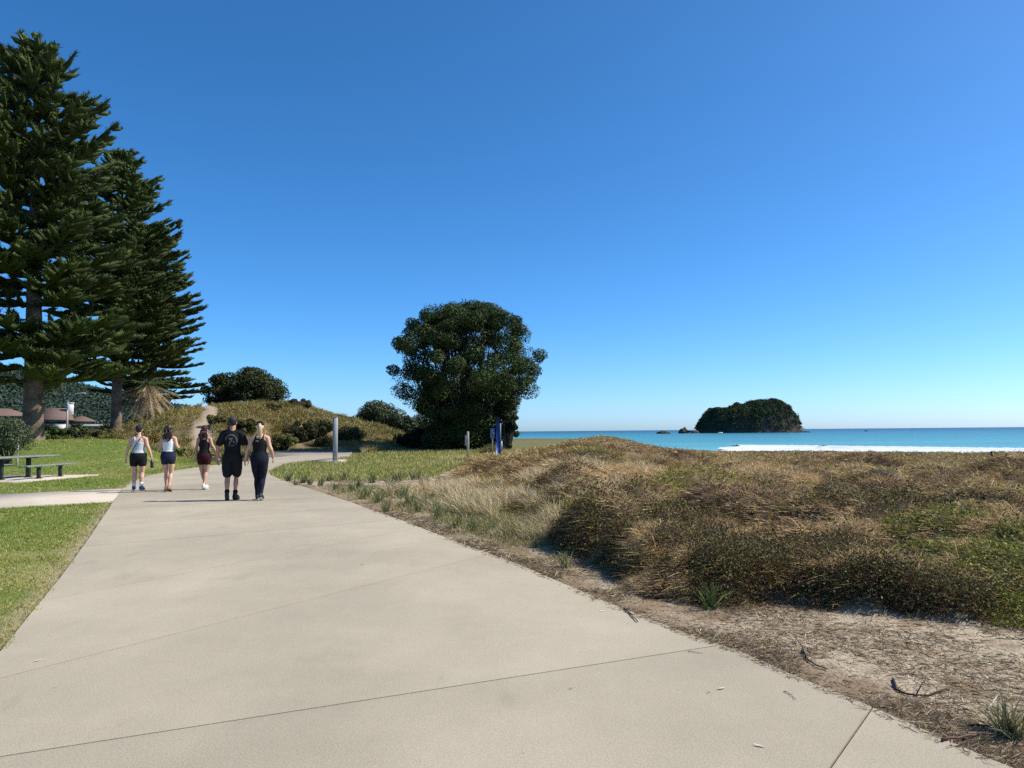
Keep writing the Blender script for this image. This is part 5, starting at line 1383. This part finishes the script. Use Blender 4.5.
person(231.5, 500.3, 1.83, HD - .05, 'man in black t-shirt with a pale arched back print, black shorts and charcoal cap', SKIN2, 1.0,
       {-1: ((-.095, .02, .475), (-.075, -.08, .11), (-.10, .06, .034)), 1: ((.075, .10, .485), (.055, .06, .09), (.085, .20, .036))},
       {-1: ((-.29, -.03, 1.14), (-.31, .03, .89)), 1: ((.285, -.03, 1.14), (.315, .04, .89))}, False, p4c)
def p5c(a):
    tank(a, blk, z0=.94, back=.85, ex=.012); b = MB(); a['torso'](b, .80, 1.06, .020)
    for s in (-1, 1): a['leg'](b, s, .010, .985)
    remesh(b.build('leggings', lgg, a['t']), .008, 3); shoes(a, drk, wsh)
    S = a['S']; HP = a['HP']; k = a['k']
    hairmesh(a, hbl, [(0, -.10, .07), (.012, -.14, -.0), (.025, -.135, -.10), (.03, -.13, -.2), (.03, -.125, -.27)], [.022, .034, .036, .032, .018], .004, cap_=True, flat=.8)
    cap(a, blk)
    b = MB()
    b.box(S((-.045, -.122, 1.335)), (.07 * k, .004, .010 * k)); b.build('back_logo', mat('print_pale', (.4, .42, .48), .7), a['t'])
person(259, 500.2, 1.72, HD, 'blonde woman with ponytail, black top, navy leggings and black cap, rightmost walker', SKIN, 1.06,
       stance(.07, -1, .13, .045), {-1: ((-.265, -.03, 1.15), (-.315, .03, .92)), 1: ((.255, -.02, 1.14), (.27, .14, .95))}, True, p5c)

# drinks bottle in the first walker's right hand
def bottle():
    g = P(137.5, 490.3, .024); k = 1.70 / 1.75; ca, sa = math.cos(HD), math.sin(HD)
    lx, ly, lz = .345 * k, .04 * k, .70 * k
    t = empty('drink_bottle', (g[0] + lx * ca - ly * sa, g[1] + lx * sa + ly * ca, lz - .075), HD, 'black drink bottle hanging from the leftmost woman\'s right hand', 'bottle')
    b = MB(); b.loft([((0, 0, 0), (.036, 0, 0), (0, .036, 0)), ((0, 0, .01), (.040, 0, 0), (0, .040, 0)), ((0, 0, .17), (.040, 0, 0), (0, .040, 0)), ((0, 0, .195), (.026, 0, 0), (0, .026, 0))]); bd = b.build('bottle_body', mat('bottle_black', (.012, .014, .018), .35, .5), t, True)
    b = MB(); b.loft([((0, 0, .193), (.028, 0, 0), (0, .028, 0)), ((0, 0, .225), (.028, 0, 0), (0, .028, 0)), ((0, 0, .23), (.02, 0, 0), (0, .02, 0))]); th = np.linspace(0, math.pi, 9)
    b.tube(np.stack([.022 * np.cos(th), 0 * th, .225 + .045 * np.sin(th)], 1), .006, 6); b.build('lid', mat('bottle_lid', (.02, .02, .022), .5), t, True)
bottle()

# ------------------------------------------------------------------ light
SUN = Vector((1, .08, 1.0)).normalized()
sd = bpy.data.lights.new('sun', 'SUN'); sd.energy = 4.9; sd.angle = R(.53); sd.color = (1, .925, .80)
so = bpy.data.objects.new('sun', sd); COL.objects.link(so); so.rotation_euler = SUN.to_track_quat('Z', 'Y').to_euler(); so.location = (30, -10, 40)
w = bpy.data.worlds.new('World'); scene.world = w; w.use_nodes = True; nt = w.node_tree; N = nt.nodes; L = nt.links
sky = N.new('ShaderNodeTexSky'); sky.sky_type = 'NISHITA'; sky.sun_disc = False
sky.sun_elevation = math.asin(SUN.z); sky.sun_rotation = math.atan2(SUN.x, SUN.y)
sky.air_density = .62; sky.dust_density = .65; sky.ozone_density = 9.0; sky.altitude = 5
hs = N.new('ShaderNodeHueSaturation'); hs.inputs['Saturation'].default_value = 1.14; hs.inputs['Hue'].default_value = .4935; hs.inputs['Value'].default_value = 1.06
bg = N['Background']; bg.inputs['Strength'].default_value = .15
L.new(sky.outputs[0], hs.inputs['Color']); L.new(hs.outputs[0], bg.inputs['Color'])
scene.view_settings.view_transform = 'Standard'; scene.view_settings.look = 'None'; scene.view_settings.exposure = .40; scene.view_settings.gamma = 1
scene.cycles.max_bounces = 5; scene.cycles.diffuse_bounces = 3; scene.cycles.glossy_bounces = 2; scene.cycles.transmission_bounces = 3; scene.cycles.transparent_max_bounces = 4
scene.cycles.use_adaptive_sampling = True; scene.cycles.adaptive_threshold = .02; scene.cycles.use_denoising = False
